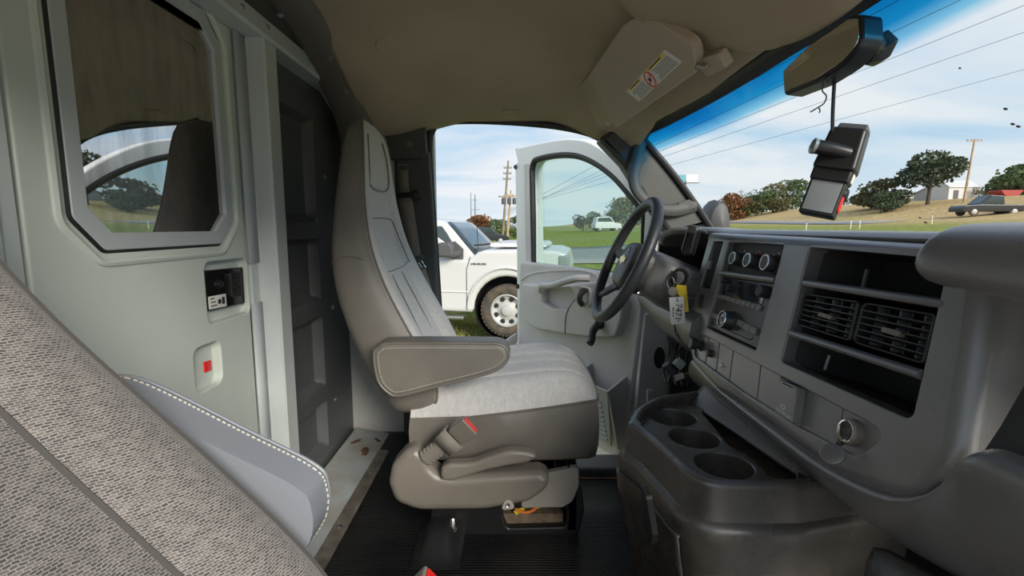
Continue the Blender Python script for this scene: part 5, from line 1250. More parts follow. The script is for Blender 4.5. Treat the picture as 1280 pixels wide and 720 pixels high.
tgw = obj('white_tag', plate(KP, tagl, [hole_], h=0.0, depth=0.0025, r=0.0006, back=True), 'white_label', kr, wn_=True)
MM = Matrix((-KP.ey, KP.ex, KP.n)).transposed().to_4x4()
def ktext(s, size, u, v):
    M4 = MM.copy(); M4.translation = KP.pt(*KP.px(u, v), 0.0004); return text('tag_number', s, size, M4, 'ink', tgw)
ktext('7471', 0.0235, 847.8, 390)
m = Msh()
for k, (v0, v1) in enumerate(((384, 388.5), (389.5, 392), (393, 395.5))): m.box(KP.pt(*KP.px(841.5, (v0 + v1) / 2), 0.0003), (0.002, 0.002, 0.0021 * (v1 - v0)))
obj('tag_print', m, 'ink', tgw, smooth=False)
obj('tag_dot', Msh().lathe([(0.002, 0), (0.002, 0.0004)], KP.pt(*KP.px(848, 401), 0.0), KP.n, 10), 'ink', tgw)
YP = Plane(KP.pt(0, 0, -0.012), KP.ex, KP.ey, KP.n)
yt = obj('yellow_tag', plate(YP, rpoly([YP.px(u, v) for u, v in ((845, 356), (857, 357), (861, 390), (852, 391), (850, 372), (844, 362))], 0.003, 3), h=0.0, depth=0.004, r=0.001, back=True), 'yellow', kr, wn_=True)
obj('tag_script', Msh().tube([YP.pt(*YP.px(856.5 + 1.2 * (-1) ** k, 368 + 1.3 * k), 0.0006) for k in range(14)], 0.0005, 5), 'ink', yt)
m = Msh(); gp = KP.pt(*KP.px(841, 364), 0.004)
obj('metal_disc', Msh().lathe([(0.0, 0), (0.012, 0), (0.0125, 0.001), (0.012, 0.002), (0.0, 0.002)], gp, KP.n, 18), 'steel_dirty', kr)
obj('tag_string', Msh().tube(smooth_pts([rc + V((0, 0, -0.014)), KP.pt(*KP.px(845, 368), 0.004), KP.pt(*hx, 0.002)], 4), 0.0008, 5), 'ink', kr)

# ---- black holder on the instrument hood
p0 = atY(866, 284, 1.30); p1 = atY(857, 316, 1.30)
ho = thing('phone_holder', 'small black rounded holder clipped to the dash beside the instrument hood', 'holder', tuple(p1))
hx_ = (p0 - p1).normalized(); hy_ = V((0.75, -0.66, 0)); hy_ = (hy_ - hx_ * hy_.dot(hx_)).normalized(); hn_ = hx_.cross(hy_)
if hn_.y > 0: hn_ = -hn_
PH = Plane(p1, hy_, hx_, hn_); ln = (p0 - p1).length
obj('holder_body', plate(PH, rpoly([(-0.017, -0.006), (0.017, -0.006), (0.016, ln + 0.006), (-0.016, ln + 0.006)], 0.012, 5), h=0.0, depth=0.025, r=0.007, back=True), 'black_gloss', ho, wn_=True)
obj('holder_cap', plate(PH, rpoly([(-0.013, ln - 0.018), (0.013, ln - 0.018), (0.012, ln + 0.004), (-0.012, ln + 0.004)], 0.008, 5), h=0.003, depth=0.005, r=0.002), 'knob', ho, wn_=True)
obj('holder_clip', Msh().tube([p0 - hn_ * 0.02, p0 - hn_ * 0.05 + V((0.02, 0, -0.01))], 0.006, 8), 'black_plastic', ho)

# ---- loose wiring under the dash
wbn = thing('wire_bundle', 'loose wiring and white tagged connector under the dash', 'wiring', tuple(atY(845, 465, 1.55)))
for k in range(7):
    random.seed(20 + k)
    c = [atY(833 + 4 * k + random.uniform(-4, 4), 420 + 12 * j + random.uniform(-3, 3), 1.52 + random.uniform(-0.03, 0.03)) for j in range(6)]
    obj('wire', Msh().tube(smooth_pts(c, 4), 0.0035, 6), 'grey_plastic' if k % 3 else 'seal', wbn)
obj('wire_wrap', Msh().tube([atY(832, 455, 1.5), atY(838, 462, 1.5), atY(843, 468, 1.5)], 0.014, 10), 'grey_plastic', wbn)
obj('connector', Msh().box(atY(849, 454, 1.5), (0.032, 0.02, 0.03), Matrix.Rotation(0.7, 3, 'Y')), 'frame_grey', wbn, bevel=0.003)
obj('connector_tag', Msh().box(atY(849, 471, 1.48), (0.030, 0.003, 0.020), Matrix.Rotation(-0.35, 3, 'Y')), 'white_label', wbn, bevel=0.001)
obj('connector', Msh().box(atY(859, 470, 1.5), (0.028, 0.02, 0.02), Matrix.Rotation(-0.5, 3, 'Y')), 'rust', wbn, bevel=0.003)
# ================================================================== OUTSIDE
G0 = -0.86
def gz(x, y):
    xc = min(x, 62.0)
    z = G0 + 0.068 * max(0.0, xc - 4) * sst(4, 14, x) + 0.10 * max(0.0, xc - 46) - 0.03 * max(0.0, x - 70)
    z += 0.15 * math.sin(x * 0.11 + 1.0) * sst(20, 60, abs(x) + abs(y)) + 0.12 * math.sin(y * 0.09)* sst(20, 60, abs(y))
    return z
def axis(a, b, n, c, p=2.2):
    out = []
    for i in range(n + 1):
        t = -1 + 2 * i / n
        out.append(c + (b - c) * t ** p if t >= 0 else c - (c - a) * (-t) ** p)
    return out
gx = axis(-160, 260, 110, 1.0); gy = axis(-60, 420, 110, 4.0)
gm = bpy.data.materials.new('grass_ground'); gm.use_nodes = True; t = gm.node_tree; b = t.nodes['Principled BSDF']; b.inputs['Roughness'].default_value = 1.0; b.inputs['Specular IOR Level'].default_value = 0.05
tcx = t.nodes.new('ShaderNodeTexCoord')
na = t.nodes.new('ShaderNodeTexNoise'); na.inputs['Scale'].default_value = 0.055; na.inputs['Detail'].default_value = 6; t.links.new(tcx.outputs['Object'], na.inputs['Vector'])
nb_ = t.nodes.new('ShaderNodeTexNoise'); nb_.inputs['Scale'].default_value = 2.5; nb_.inputs['Detail'].default_value = 8; t.links.new(tcx.outputs['Object'], nb_.inputs['Vector'])
spx = t.nodes.new('ShaderNodeSeparateXYZ'); t.links.new(tcx.outputs['Object'], spx.inputs[0])
dry = t.nodes.new('ShaderNodeMapRange'); dry.inputs[1].default_value = 31; dry.inputs[2].default_value = 41; t.links.new(spx.outputs['X'], dry.inputs[0])
mixd = t.nodes.new('ShaderNodeMath'); mixd.operation = 'MULTIPLY'; t.links.new(dry.outputs[0], mixd.inputs[0])
rna = t.nodes.new('ShaderNodeMapRange'); rna.inputs[1].default_value = 0.22; rna.inputs[2].default_value = 0.36; t.links.new(na.outputs['Fac'], rna.inputs[0]); t.links.new(rna.outputs[0], mixd.inputs[1])
rg = t.nodes.new('ShaderNodeValToRGB'); t.links.new(nb_.outputs['Fac'], rg.inputs[0])
rg.color_ramp.elements[0].position = 0.3; rg.color_ramp.elements[0].color = (0.13, 0.18, 0.035, 1); rg.color_ramp.elements[1].position = 0.7; rg.color_ramp.elements[1].color = (0.33, 0.34, 0.10, 1)
rd_ = t.nodes.new('ShaderNodeValToRGB'); t.links.new(nb_.outputs['Fac'], rd_.inputs[0])
rd_.color_ramp.elements[0].position = 0.3; rd_.color_ramp.elements[0].color = (0.34, 0.24, 0.10, 1); rd_.color_ramp.elements[1].position = 0.7; rd_.color_ramp.elements[1].color = (0.62, 0.47, 0.25, 1)
mg = t.nodes.new('ShaderNodeMix'); mg.data_type = 'RGBA'; t.links.new(mixd.outputs[0], mg.inputs['Factor']); t.links.new(rg.outputs[0], mg.inputs['A']); t.links.new(rd_.outputs[0], mg.inputs['B'])
t.links.new(mg.outputs['Result'], b.inputs['Base Color'])
MATS['grass_ground'] = gm
gr_ = tag(obj('ground', Msh().grid([[V((x, y, gz(x, y))) for x in gx] for y in gy]), 'grass_ground', ang=180), 'green and dry tan grass field rising to the right', 'ground', kind='structure')
# unseen pale ground added beside the van to bounce sunlight into the cab
mat('bounce_pale', (0.48, 0.43, 0.36), 0.95, bump=0.5, bscale=30, var=0.15, vscale=4)
tag(obj('bounce_ground', Msh().grid([[V((x, y, gz(x, y) + 0.03)) for x in [-14 + 1.5 * k for k in range(17)]] for y in [-14 + 1.4 * k for k in range(12)]]), 'bounce_pale', solid=0.02), 'unseen pale ground added on the passenger side to bounce light into the cab', 'bounce ground', kind='structure')
# road seen through the door window
rows = []
for x in [-90 + 4 * k for k in range(27)]:
    y0 = 21.5 + 0.10 * x * (x > 0); w = 15
    rows.append([V((x, y0 + w * j / 4, gz(x, y0 + w * j / 4) + 0.04)) for j in range(5)])
tag(obj('road', Msh().grid(rows), 'asphalt', solid=0.02), 'grey asphalt road beyond the parked pickup', 'road', kind='structure')
rows = []
for k in range(14):
    y = 50 + 4 * k; x = 36.0 + 0.02 * k * k
    rows.append([V((x + d, y, gz(x + d, y) + 0.05)) for d in (0, 2.5, 5)])
tag(obj('road', Msh().grid(rows), 'asphalt', solid=0.02), 'narrow grey lane crossing the dry field ahead', 'road', kind='structure')

# grass blades around the truck
random.seed(11); m = Msh(); vs_ = []; fs_ = []
for k in range(26000):
    y = 2.6 + 8.5 * random.random() ** 1.2; x = random.uniform(-0.45, 0.20) * y - 0.2
    h = random.uniform(0.035, 0.10); a = random.uniform(0, PI); w = 0.006; l = random.uniform(-0.04, 0.04); l2 = random.uniform(-0.04, 0.04); z = gz(x, y) - 0.005
    o = len(vs_); c_, s_ = math.cos(a) * w, math.sin(a) * w
    vs_ += [V((x - c_, y - s_, z)), V((x + c_, y + s_, z)), V((x + l + c_ * 0.5, y + l2 + s_ * 0.5, z + h * 0.7)), V((x + l * 1.8, y + l2 * 1.8, z + h))]
    fs_ += [(o, o + 1, o + 2), (o, o + 2, o + 3)]
m.v = vs_; m.f = fs_
mat('blade', (0.26, 0.31, 0.075), 0.8, col2=(0.66, 0.58, 0.25), vscale=1.6)
tag(obj('grass', m, 'blade', smooth=False, recalc=False), 'sunlit yellow-green grass blades beside the white pickup', 'grass', kind='stuff')

# ---- white pickup
TY0, TY1 = 6.75, 8.75
def tx(u, v, Y=TY0): p = atY(u, v, Y); return (p.x, p.z)
SCL = TY0 / 7.4
tk = thing('pickup_truck', 'white pickup truck parked on the grass beside the open door', 'truck', (tx(633, 389)[0], TY0, G0))
tk.rotation_euler.z = -0.15
wcx, wcz = tx(633, 389); wr_ = 0.375
TP = Plane((0, TY0, 0), (1, 0, 0), (0, 0, 1), (0, -1, 0))
zb = tx(560, 392)[1]; zbelt = tx(560, 324)[1]; zh = tx(650, 312)[1]
def arch(cx, r, n=14, a0=PI, a1=0.0): return [(cx + r * math.cos(lerp(a0, a1, k / n)), wcz + 0.02 + r * math.sin(lerp(a0, a1, k / n))) for k in range(n + 1)]
xr = wcx - 3.35
body_ = [(wcx - 0.52, zb), ] + [p for p in arch(wcx, 0.475) if p[1] > zb - 0.01] + [(wcx + 0.52, zb + 0.02), (wcx + 0.86, zb + 0.12), (wcx + 0.90, zh - 0.28), (wcx + 0.84, zh - 0.06), (wcx + 0.70, zh - 0.01), (wcx + 0.2, zh + 0.0), (tx(605, 314)[0], zh - 0.01), (tx(596, 318)[0], zh - 0.04), (tx(586, 325)[0], zbelt - 0.01), (-2.95, zbelt - 0.01), (-2.97, zh + 0.02), (-4.7, zh + 0.02), (-4.75, zb + 0.15)] + [(xr - 0.52, zb)] + [p for p in arch(xr, 0.475) if p[1] > zb - 0.01]
body_ = body_[:]
bl_ = obj('body', plate(TP, body_[::-1] if area2(body_) < 0 else body_, h=0.0, depth=TY1 - TY0, r=0.05, back=True, seg=4), 'white_paint', tk, wn_=True)
# cab greenhouse with slanted sides
cab = [tx(592, 320, TY0 + 0.1), tx(579, 306, TY0 + .1), tx(562, 288, TY0 + .1), tx(550, 276.5, TY0 + .1), tx(520, 271, TY0 + .1), (-2.7, tx(520, 271.5, TY0 + .1)[1]), (-2.95, zbelt - 0.05), tx(588, 328, TY0 + .1)]
def cabring(yin, sc=1.0): return [V((x, yin, z)) for x, z in cab]
zc0 = zh
rings = [[V((x, lerp(TY0 + 0.04, TY0 + 0.24, max(0, min(1, (z - zc0) / 0.5))), z)) for x, z in cab], [V((x, lerp(TY1 - 0.04, TY1 - 0.24, max(0, min(1, (z - zc0) / 0.5))), z)) for x, z in cab]]
obj('cab', Msh().loft(rings), 'white_paint', tk, bevel=0.03, seg=3)
def tuck(z): return lerp(TY0 + 0.04, TY0 + 0.24, max(0, min(1, (z - zc0) / 0.5)))
wp4 = [(cab[0][0] - 0.02, cab[0][1] + 0.01), (cab[1][0], cab[1][1]), (cab[2][0], cab[2][1]), (cab[3][0] + 0.02, cab[3][1] - 0.02)]
rows = [[V((x + 0.012, lerp(tuck(z) + 0.05, TY1 - tuck(z) + TY0 - 0.05, j / 6), z + 0.012)) for j in range(7)] for x, z in wp4]
obj('windshield', Msh().grid(rows), 'truck_glass', tk, solid=0.006)
def side_glass(pts, nm):
    q = [V((x, tuck(z) - 0.004, z)) for x, z in pts]
    obj(nm, Msh().prism(q, (0, 0.01, 0)), 'truck_glass', tk, smooth=False)
zt = cab[3][1] - 0.07
side_glass([(tx(576, 322)[0], zbelt + 0.02), (tx(567, 311)[0], zbelt + 0.14), (tx(553, 294)[0], zt - 0.10), (tx(545, 285)[0], zt), (tx(520, 282)[0], zt), (tx(520, 324)[0], zbelt + 0.02)], 'side_window')
side_glass([(tx(514, 324)[0], zbelt + 0.02), (tx(514, 279)[0], zt), (-2.6, zt), (-2.75, zbelt + 0.02)], 'side_window')
pil = [tx(553, 288), tx(560, 291), tx(598, 330), tx(600, 345), tx(594, 345), tx(590, 330)]
# door seams, belt crease, sill, mirror, badge, wiper, antenna
sx = tx(582, 350)[0]
obj('door_seam', Msh().tube([V((sx + 0.06, TY0 - 0.002, zbelt + 0.03)), V((sx, TY0 - 0.002, zbelt - 0.15)), V((sx, TY0 - 0.002, zb + 0.05))], 0.006, 6), 'grey_plastic', tk)
obj('door_seam', Msh().tube([V((sx - 1.05, TY0 - 0.002, zbelt + 0.03)), V((sx - 1.05, TY0 - 0.002, zb + 0.05))], 0.006, 6), 'grey_plastic', tk)
obj('body_crease', Msh().tube([V((-4.6, TY0 - 0.002, tx(560, 366)[1])), V((wcx - 0.55, TY0 - 0.002, tx(560, 366)[1]))], 0.012, 8), 'white_paint', tk)
fl_ = [V((wcx + 0.56 * math.cos(q), TY0 - 0.004, wcz + 0.02 + 0.60 * math.sin(q))) for q in [PI - PI * k / 20 for k in range(21)]]
obj('fender_flare', Msh().tube(fl_, 0.03, 8, flat=0.6), 'white_paint', tk)
obj('wheel_well', Msh().lathe([(0.47, 0.03), (0.46, 0.6), (0.0, 0.6)], V((wcx, TY0, wcz + 0.02)), (0, 1, 0), 30, caps=False), 'seal', tk)
obj('running_board', Msh().hexa([V((x, y, z)) for z in (zb - 0.09, zb - 0.045) for x, y in ((tx(580, 392)[0], TY0 - 0.10), (tx(580, 392)[0], TY0 + 0.12), (-3.0, TY0 + 0.12), (-3.0, TY0 - 0.10))]), 'metal', tk, bevel=0.012)
mx0, mz0 = tx(557, 315, 6.55)
mi = obj('door_mirror', plate(Plane((0, 6.55, 0), (1, 0, 0), (0, 0, 1), (0, -1, 0)), rpoly([tx(u, v, 6.55) for u, v in ((546.5, 304), (561, 303), (566, 309), (567, 320), (563, 323), (546.5, 322))], 0.03, 4), h=0.0, depth=0.14, r=0.03, back=True), 'grey_plastic', tk, wn_=True)
obj('mirror_arm', Msh().tube([V((tx(562, 319, 6.6)[0], 6.62, tx(562, 319, 6.6)[1])), V((tx(572, 318)[0], TY0 + 0.06, tx(572, 317)[1]))], 0.05, 8), 'grey_plastic', mi)
obj('sail_panel', Msh().prism([V((x, TY0 + 0.015, z)) for x, z in (tx(577, 324), tx(577, 312), tx(566, 302), tx(562, 303), tx(562, 324))], (0, 0.03, 0)), 'grey_plastic', tk)
for k in range(7):
    x0, z0 = tx(587.5 + 3 * k, 329); x1, z1 = tx(589.8 + 3 * k, 331.5)
    obj('badge_letter', Msh().box(V(((x0 + x1) / 2, TY0 - 0.004, (z0 + z1) / 2)), (abs(x1 - x0), 0.012, abs(z1 - z0))), 'grey_plastic' if k % 2 else 'metal', tk, bevel=0.002)
w0_, w1_ = tx(590, 307, TY0 + 0.15), tx(619, 304.5, TY0 + 0.15)
obj('wiper', Msh().tube([V((w0_[0], TY0 + 0.16, w0_[1])), V((w1_[0], TY0 + 0.5, w1_[1]))], 0.014, 6), 'seal', tk)
ax0, az0 = tx(595.5, 313, TY0 + 0.1); ax1, az1 = tx(594, 279, TY0 + 0.1)
obj('antenna', Msh().tube([V((ax0, TY0 + 0.1, az0)), V((ax1, TY0 + 0.1, az1))], 0.006, 6), 'seal', tk)
obj('headlight', Msh().box(V((wcx + 0.80, TY0 + 0.10, zh - 0.16)), (0.16, 0.22, 0.18)), 'lamp_plastic', tk, bevel=0.03)
obj('hood_scoop', Msh().hexa([V((x, y, z)) for z, k in ((zh + 0.02, 0), (zh + 0.085, 0.05)) for x, y in ((wcx + 0.55 - k, TY0 + 0.3 + k), (wcx + 0.55 - k, TY1 - 0.3 - k), (wcx - 0.3, TY1 - 0.25 - k), (wcx - 0.3, TY0 + 0.25 + k))]), 'white_paint', tk, bevel=0.03)
def wheel(par, c, r, w, ax=V((0, -1, 0))):
    ty = obj('tire', Msh().lathe([(r * 0.62, 0.0), (r * 0.66, w * 0.42), (r * 0.80, w * 0.5), (r * 0.93, w * 0.46), (r, w * 0.36), (r, -w * 0.36), (r * 0.93, -w * 0.46), (r * 0.62, -w * 0.5), (r * 0.62, 0)], c, ax, 40), 'tire', par)
    for k in range(40):
        q = 2 * PI * k / 40; d = V((math.cos(q), 0, math.sin(q)))
        mm = Matrix((V((-d.z, 0, d.x)), ax, d)).transposed()
        obj('tread_block', Msh().box(V(c) + d * (r * 0.985) + ax * (w * 0.24), (r * 0.10, w * 0.36, r * 0.05), mm), 'tire', ty)
    rm_ = obj('rim', Msh().lathe([(r * 0.64, w * 0.40), (r * 0.60, w * 0.43), (r * 0.56, w * 0.30), (r * 0.40, w * 0.20), (r * 0.20, w * 0.30), (r * 0.19, w * 0.42), (r * 0.10, w * 0.46), (0, w * 0.46)], c, ax, 40, caps=False), 'rim_paint', par)
    for k in range(8):
        q = 2 * PI * (k + 0.5) / 8; d = V((math.cos(q), 0, math.sin(q)))
        obj('rim_slot', Msh().lathe([(r * 0.10, -w * 0.08), (r * 0.10, w * 0.05), (r * 0.08, w * 0.055), (0, w * 0.05)], V(c) + d * (r * 0.47) + ax * (w * 0.235), ax, 10), 'seal', rm_)
wheel(tk, V((wcx, TY0 + 0.14, wcz)), wr_, 0.27)
wheel(tk, V((xr, TY0 + 0.14, wcz)), wr_, 0.27)

# ---- other vehicles
def car(name, label, cat, x, y, z, L_, H_, W__, paint, hdg, pickup=True):
    T = thing(name, label, cat, (x, y, z))
    R_m = Matrix.Rotation(hdg, 3, 'Z')
    def P(a, b, c): return V((x, y, z)) + R_m @ V((a * L_, b * W__, c * H_))
    prof = [(-0.5, 0.20), (-0.5, 0.52), (-0.16, 0.53), (0.22, 0.55), (0.47, 0.50), (0.5, 0.40), (0.5, 0.2)] if pickup else [(-0.5, 0.2), (-0.5, 0.5), (-0.45, 0.6), (0.2, 0.6), (0.46, 0.52), (0.5, 0.38), (0.5, 0.2)]
    obj('body', Msh().loft([[P(a, b, c) for a, c in prof] for b in (-0.5, 0.5)]), paint, T, bevel=0.06, seg=2)
    cabp = [(-0.17, 0.50), (-0.14, 0.95), (0.06, 1.0), (0.24, 0.54)] if pickup else [(-0.47, 0.55), (-0.42, 0.95), (-0.05, 1.0), (0.10, 0.95), (0.24, 0.58)]
    obj('cab', Msh().loft([[P(a, b, c) for a, c in cabp] for b in (-0.42, 0.42)]), paint, T, bevel=0.05, seg=2)
    for sgn in (-1, 1):
        g = [(-0.13, 0.60), (-0.12, 0.90), (0.05, 0.93), (0.19, 0.60)] if pickup else [(-0.42, 0.64), (-0.38, 0.90), (0.05, 0.93), (0.18, 0.64)]
        q = [P(a, 0.423 * sgn, c) for a, c in g]
        obj('side_window', Msh().prism(q, R_m @ V((0, 0.02 * sgn, 0))), 'truck_glass', T, smooth=False)
        for a in (-0.31, 0.31):
            obj('wheel', Msh().lathe([(0.0, 0), (H_ * 0.13, 0), (H_ * 0.2, 0.02), (H_ * 0.2, 0.22), (0, 0.22)], P(a, 0.5 * sgn, 0.2), R_m @ V((0, -sgn, 0)), 20), 'tire', T)
            obj('hubcap', Msh().lathe([(H_ * 0.12, 0), (H_ * 0.10, 0.02), (0, 0.02)], P(a, 0.5 * sgn, 0.2), R_m @ V((0, sgn, 0)), 16), 'rim_paint', T)
    q = [P(0.075, -0.38, 0.97), P(0.075, 0.38, 0.97), P(0.225, 0.38, 0.58), P(0.225, -0.38, 0.58)] if pickup else [P(0.115, -0.38, 0.94), P(0.115, 0.38, 0.94), P(0.235, 0.38, 0.62), P(0.235, -0.38, 0.62)]
    obj('windshield', Msh().prism(q, (R_m @ V((0.02, 0, 0))) + V((0, 0, 0.02))), 'truck_glass', T, smooth=False)
    return T
def onray(u, d): return (u - 640) / FPX * d * 1.0
p = 14.0; car('pickup_truck', 'second white pickup with only its hood showing behind the nearest truck', 'truck', onray(675, 13) - 2.6, 13.0, gz(0, 13), 5.2, 1.62, 1.9, 'white_paint', 0.0)
car('car', 'small dark car far off between the pickup and the utility poles', 'car', onray(608, 48), 48, gz(onray(608, 48), 48), 4.4, 1.7, 1.8, 'car_black', 0.1, False)
car('pickup_truck', 'black pickup truck parked on the rise seen through the windshield', 'truck', onray(1226, 47), 47, gz(onray(1226, 47), 47), 5.4, 1.95, 1.9, 'car_black', PI - 0.15)
car('van', 'small white camper parked beyond the road, seen through the door window', 'van', onray(757, 80), 80, gz(onray(757, 80), 80), 4.6, 2.4, 2.0, 'white_paint', 0.2, False)

# ---- trees
def tree(label, u, d, h, w, leaf, base=0.25, dens=1400, name='tree', group=None, blob=7, seed=0):
    random.seed(seed + int(u * 7 + d)); x = onray(u, d); z0 = gz(x, d) - 0.1
    T = thing(name, label, 'tree' if name == 'tree' else 'bush', (x, d, z0), group)
    obj('trunk', Msh().tube([V((x, d, z0)), V((x + 0.1, d, z0 + h * 0.35)), V((x, d, z0 + h * 0.75))], [h * 0.035, h * 0.025, h * 0.008], 7), 'bark', T)
    vs2, fs2 = [], []
    cs = []
    for k in range(blob):
        a = random.uniform(0, 2 * PI); rr = random.random() ** 0.6 * w * 0.33
        zz = z0 + h * lerp(base + 0.18, 0.82, random.random())
        cs.append((V((x + rr * math.cos(a), d + rr * math.sin(a), zz)), w * random.uniform(0.20, 0.30), h * random.uniform(0.14, 0.20)))
    cs.append((V((x, d, z0 + h * (base + 1) / 2)), w * 0.36, h * (1 - base) * 0.46))
    for k in range(int(dens * 2.2)):
        c, r1, r2 = random.choice(cs)
        q = V((random.gauss(0, 1), random.gauss(0, 1), random.gauss(0, 1))).normalized() * random.uniform(0.72, 1.04)
        pnt = c + V((q.x * r1, q.y * r1, q.z * r2)); s = w * random.uniform(0.018, 0.036)
        n1_ = V((random.gauss(0, 1), random.gauss(0, 1), random.gauss(0, 1))).normalized(); t1_ = n1_.orthogonal().normalized(); t2_ = n1_.cross(t1_)
        o = len(vs2); vs2 += [pnt + t1_ * s, pnt + t2_ * s * 0.8, pnt - t1_ * s, pnt - t2_ * s * 0.8]; fs2.append((o, o + 1, o + 2, o + 3))
    mm = Msh(); mm.v = vs2; mm.f = fs2
    obj('foliage', mm, leaf, T, smooth=False, recalc=False)
    return T
tree('rust-orange autumn tree left of the tall utility pole', 604, 70, 3.6, 4.2, 'leaf_orange', 0.05)
tree('dark green tree touching the right of the orange autumn tree', 620, 68, 2.9, 3.2, 'leaf_green', 0.02)
tree('rounded green tree right of the paired utility poles', 646, 66, 3.3, 3.0, 'leaf_green', 0.02)
tree('low dark tree at the left of the white camper', 728, 90, 3.2, 4.0, 'leaf_dark', 0.0, 700)
tree('green tree rising behind the white camper', 742, 95, 4.0, 5.0, 'leaf_green', 0.0, 700)
tree('green tree right of the white camper', 768, 88, 6.0, 6.0, 'leaf_green', 0.0, 900)
tree('olive tree behind the steering wheel rim in the door window', 788, 92, 6.5, 8.0, 'leaf_olive', 0.0, 900)
g = 'tree line at the left of the windshield'
for u, h, w, lf, lab in ((893, 5.0, 7, 'leaf_green', 'first tree of the far tree line beside the pillar'), (908, 6.0, 7.5, 'leaf_orange', 'orange tinged tree in the far tree line'), (926, 5.5, 7, 'leaf_olive', 'olive tree between the orange and green ones in the far tree line'), (942, 6.0, 7, 'leaf_green', 'green tree just left of the small distant pole'), (962, 6.5, 8, 'leaf_olive', 'olive tree right of the small distant pole'), (985, 8.8, 9, 'leaf_green', 'tallest green tree ending the far tree line')):
    tree(lab, u, 112 + (12 if int(u) % 2 else -8), h, w, lf, 0.0, 1100, group=g)
tree('grey-green bushy tree behind the dash camera, right side', 1088, 72, 4.6, 7.0, 'leaf_olive', 0.0, 1500)
tree('dark green bush spreading under the bushy tree right of the camera', 1103, 66, 3.2, 5.5, 'leaf_dark', 0.0, 1200, name='bush')
tree('large dark spreading oak in the middle of the windshield', 1152, 66, 7.4, 8.0, 'leaf_dark', 0.28, 1500, blob=12)
tree('dense dark green tree at the right edge of the windshield', 1262, 86, 8.0, 11.5, 'leaf_green', 0.05, 1800, blob=10)
tree('small bare shrub right of the tall wooden pole', 1213, 70, 2.2, 2.6, 'leaf_olive', 0.0, 300, name='bush')
tree('low bush beside the grey roofed farm building', 1045, 100, 2.2, 5.0, 'leaf_dark', 0.0, 400, name='bush')

# ---- poles
def pole(label, u, d, v_top, mt, arms, lean=0.0, r=0.15, name='utility_pole'):
    x = onray(u, d); z0 = gz(x, d) - 0.2; zt = atY(u, v_top, d).z
    T = thing(name, label, 'pole', (x, d, z0))
    obj('shaft', Msh().tube([V((x, d, z0)), V((x + lean, d, zt))], [r, r * 0.6], 8), mt, T)
    for (vv, L_) in arms:
        z = atY(u, vv, d).z; t_ = (z - z0) / (zt - z0); c = V((x + lean * t_, d, z))
        ca = obj('crossarm', Msh().box(c, (L_, 0.12, 0.12)), mt, T, bevel=0.01)
        for sx_ in (-0.45, -0.2, 0.2, 0.45):
            obj('insulator', Msh().lathe([(0.05, 0), (0.07, 0.06), (0.04, 0.16), (0, 0.17)], c + V((sx_ * L_, 0, 0.05)), (0, 0, 1), 8), 'lamp_plastic', ca)
    return T
pole('tall dark wooden utility pole behind the parked pickup', 628, 60, 201, 'pole_wood', ((210, 1.0), (217, 1.0), (224, 1.0), (246, 1.8)), 0.75, 0.17)
pl2 = pole('shorter pale wooden utility pole carrying transformers', 633.5, 52, 238, 'pole_light', ((245, 1.4),), 0.45, 0.15)
for k in (-0.55, 0.05, 0.6):
    x = onray(636, 52) + k; z = atY(636, 252, 52).z
    obj('transformer', Msh().lathe([(0.0, 0), (0.2, 0), (0.22, 0.1), (0.22, 0.6), (0.1, 0.7), (0, 0.7)], V((x, 51.7, z - 0.3)), (0, 0, 1), 12), 'grey_plastic', pl2)
pole('thin far lattice pole left of the orange tree', 589.5, 175, 241, 'grey_plastic', (), 0.0, 0.16, 'far_pole')
pole('far pole with two crossarms above the orange tree', 594.5, 160, 243, 'grey_plastic', ((262, 3.0), (250, 1.5)), 0.0, 0.2, 'far_pole')
pole('tall pale wooden pole right of the oak in the windshield', 1196.5, 62, 174, 'pole_light', ((176, 1.9),), 0.45, 0.15)
pole('small distant pole in the far tree line', 921, 105, 237, 'pole_wood', ((240, 1.2),), 0.1, 0.12)
# power lines running from far left towards the right overhead
for k, (u0, v0, slope, lab) in enumerate(((632, 262, -0.27, 'lowest of the thin power lines crossing the door window'), (632, 264, -0.345, 'second thin power line crossing the door window'), (632, 266, -0.40, 'third thin power line crossing the door window'), (632, 270, -0.475, 'power line crossing door window and windshield just under the tint band'), (632, 268, -0.545, 'uppermost power line reaching the blue tint band'))):
    u1 = 1300; v1 = v0 + (u1 - u0) * slope
    q = atY(u1, v1, 10.0); rise = q.z - EYE.z; Yk = 10.0 * 9.0 / rise
    tag(obj('power_line', Msh().tube([atY(u0, v0, 400), atY(u1, v1, Yk)], [0.10, 0.010], 5), 'seal', loc=tuple(atY(u1, v1, Yk))), lab, 'power line', 'overhead power lines')
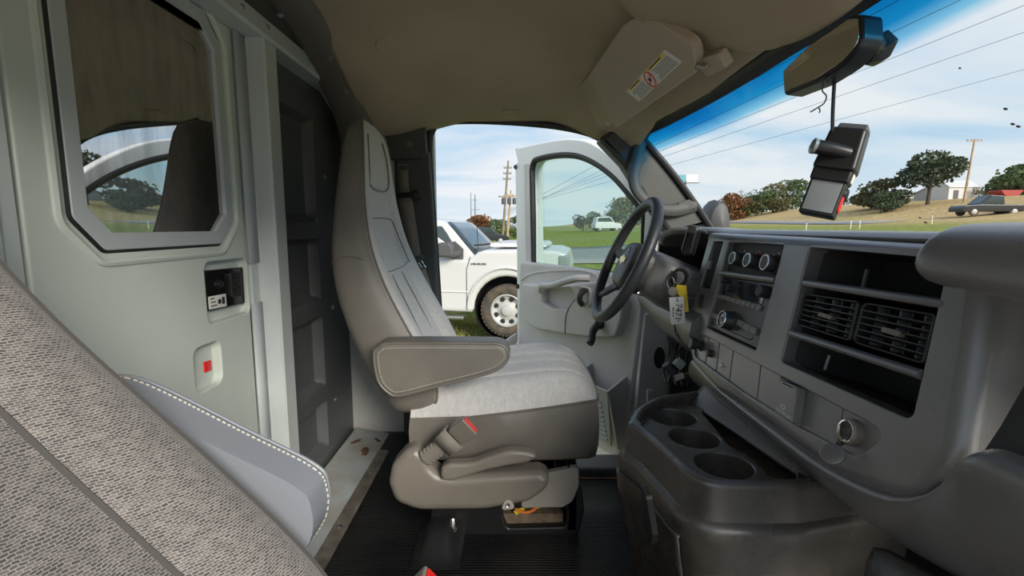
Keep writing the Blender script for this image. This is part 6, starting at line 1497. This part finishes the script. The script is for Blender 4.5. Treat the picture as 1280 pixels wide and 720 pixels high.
# ---- farm buildings, billboard, fence posts
def shed(name, label, u, d, L_, W__, H_, wall, roof, rz=0.0, cat='building', doors=1):
    x = onray(u, d); z = gz(x, d) - 0.2; T = thing(name, label, cat, (x, d, z)); Rm = Matrix.Rotation(rz, 3, 'Z')
    def P(a, b, c): return V((x, d, z)) + Rm @ V((a * L_, b * W__, c * H_))
    obj('walls', Msh().loft([[P(a, b, c) for b, c in ((-0.5, 0), (-0.5, 0.68), (0, 1.0), (0.5, 0.68), (0.5, 0))] for a in (-0.5, 0.5)]), wall, T, smooth=False)
    for sg in (-1, 1):
        obj('roof', Msh().hexa([P(a, b, c) for c_, in ((0,), (0.04,)) for a, b, c in ((-0.53, 0, 1.0 + c_), (0.53, 0, 1.0 + c_), (0.53, 0.56 * sg, 0.64 + c_), (-0.53, 0.56 * sg, 0.64 + c_))]), roof, T, smooth=False)
    for k in range(doors):
        a = -0.25 + 0.5 * k
        obj('door', Msh().hexa([P(a + da, b, c) for b in (-0.5, -0.52) for da, c in ((-0.08, 0), (0.08, 0), (0.08, 0.5), (-0.08, 0.5))]), 'grey_plastic', T, smooth=False)
    return T
shed('farm_building', 'long grey roofed farm building left of the oak', 1130, 90, 14, 6, 2.6, 'white_inner', 'roof_grey', 0.1, doors=2)
shed('farm_building', 'grey shed right of the oak trunk', 1168, 80, 5.0, 5, 2.4, 'roof_grey', 'roof_grey', -0.1)
shed('shed', 'small white shed beside the tall pole in the windshield', 1183, 72, 4.2, 3.0, 2.8, 'white_paint', 'white_inner', 0.0)
rx = onray(1246, 74); rzz = gz(rx, 74)
rw = thing('grain_wagon', 'red farm wagon on the ridge at the right', 'wagon', (rx, 74, rzz))
obj('hopper', Msh().loft([[V((rx + a, 74 + b, rzz + z)) for a, b in ((-s1, -1.1), (s1, -1.1), (s1, 1.1), (-s1, 1.1))] for z, s1 in ((0.7, 0.9), (1.45, 1.6), (1.65, 1.6))]), 'barn_red', rw, bevel=0.05)
obj('chassis', Msh().box(V((rx, 74, rzz + 0.6)), (3.0, 1.2, 0.18)), 'barn_red', rw)
for a in (-1.0, 1.0):
    obj('wheel', Msh().lathe([(0, 0), (0.2, 0), (0.5, 0.03), (0.5, 0.3), (0, 0.3)], V((rx + a, 73, rzz + 0.5)), (0, 1, 0), 16), 'tire', rw)
bx_ = onray(853, 130); bz_ = atY(853, 229, 130).z
bb = thing('billboard', 'distant teal and white roadside billboard above the mirror housing', 'billboard', (bx_, 130, gz(bx_, 130)))
for k, mt in ((-1, 'sign_teal'), (1, 'white_label')):
    obj('sign_panel', Msh().box(V((bx_ + 1.6 * k, 130, bz_ + 1.2)), (3.0, 0.3, 2.0)), mt, bb, bevel=0.05)
obj('post', Msh().tube([V((bx_, 130.4, gz(bx_, 130))), V((bx_, 130.4, bz_ + 0.8))], 0.25, 8), 'grey_plastic', bb)
obj('catwalk', Msh().box(V((bx_, 129.6, bz_ + 0.05)), (6.6, 0.8, 0.12)), 'grey_plastic', bb)
for u, lab in ((1005, 'white marker post at the left of the field lane'), (1060, 'white marker post near the field lane middle'), (1071, 'white marker post at the right of the field lane'), (1160, 'white marker post below the oak in the windshield')):
    d = 40; x = onray(u, d); z = gz(x, d)
    T = thing('marker_post', lab, 'post', (x, d, z), 'marker posts in the field')
    obj('stake', Msh().tube([V((x, d, z)), V((x, d, z + 0.75))], 0.035, 8), 'white_label', T)
    obj('cap', Msh().lathe([(0.045, 0), (0.045, 0.05), (0, 0.07)], V((x, d, z + 0.75)), (0, 0, 1), 8), 'grey_plastic', T)
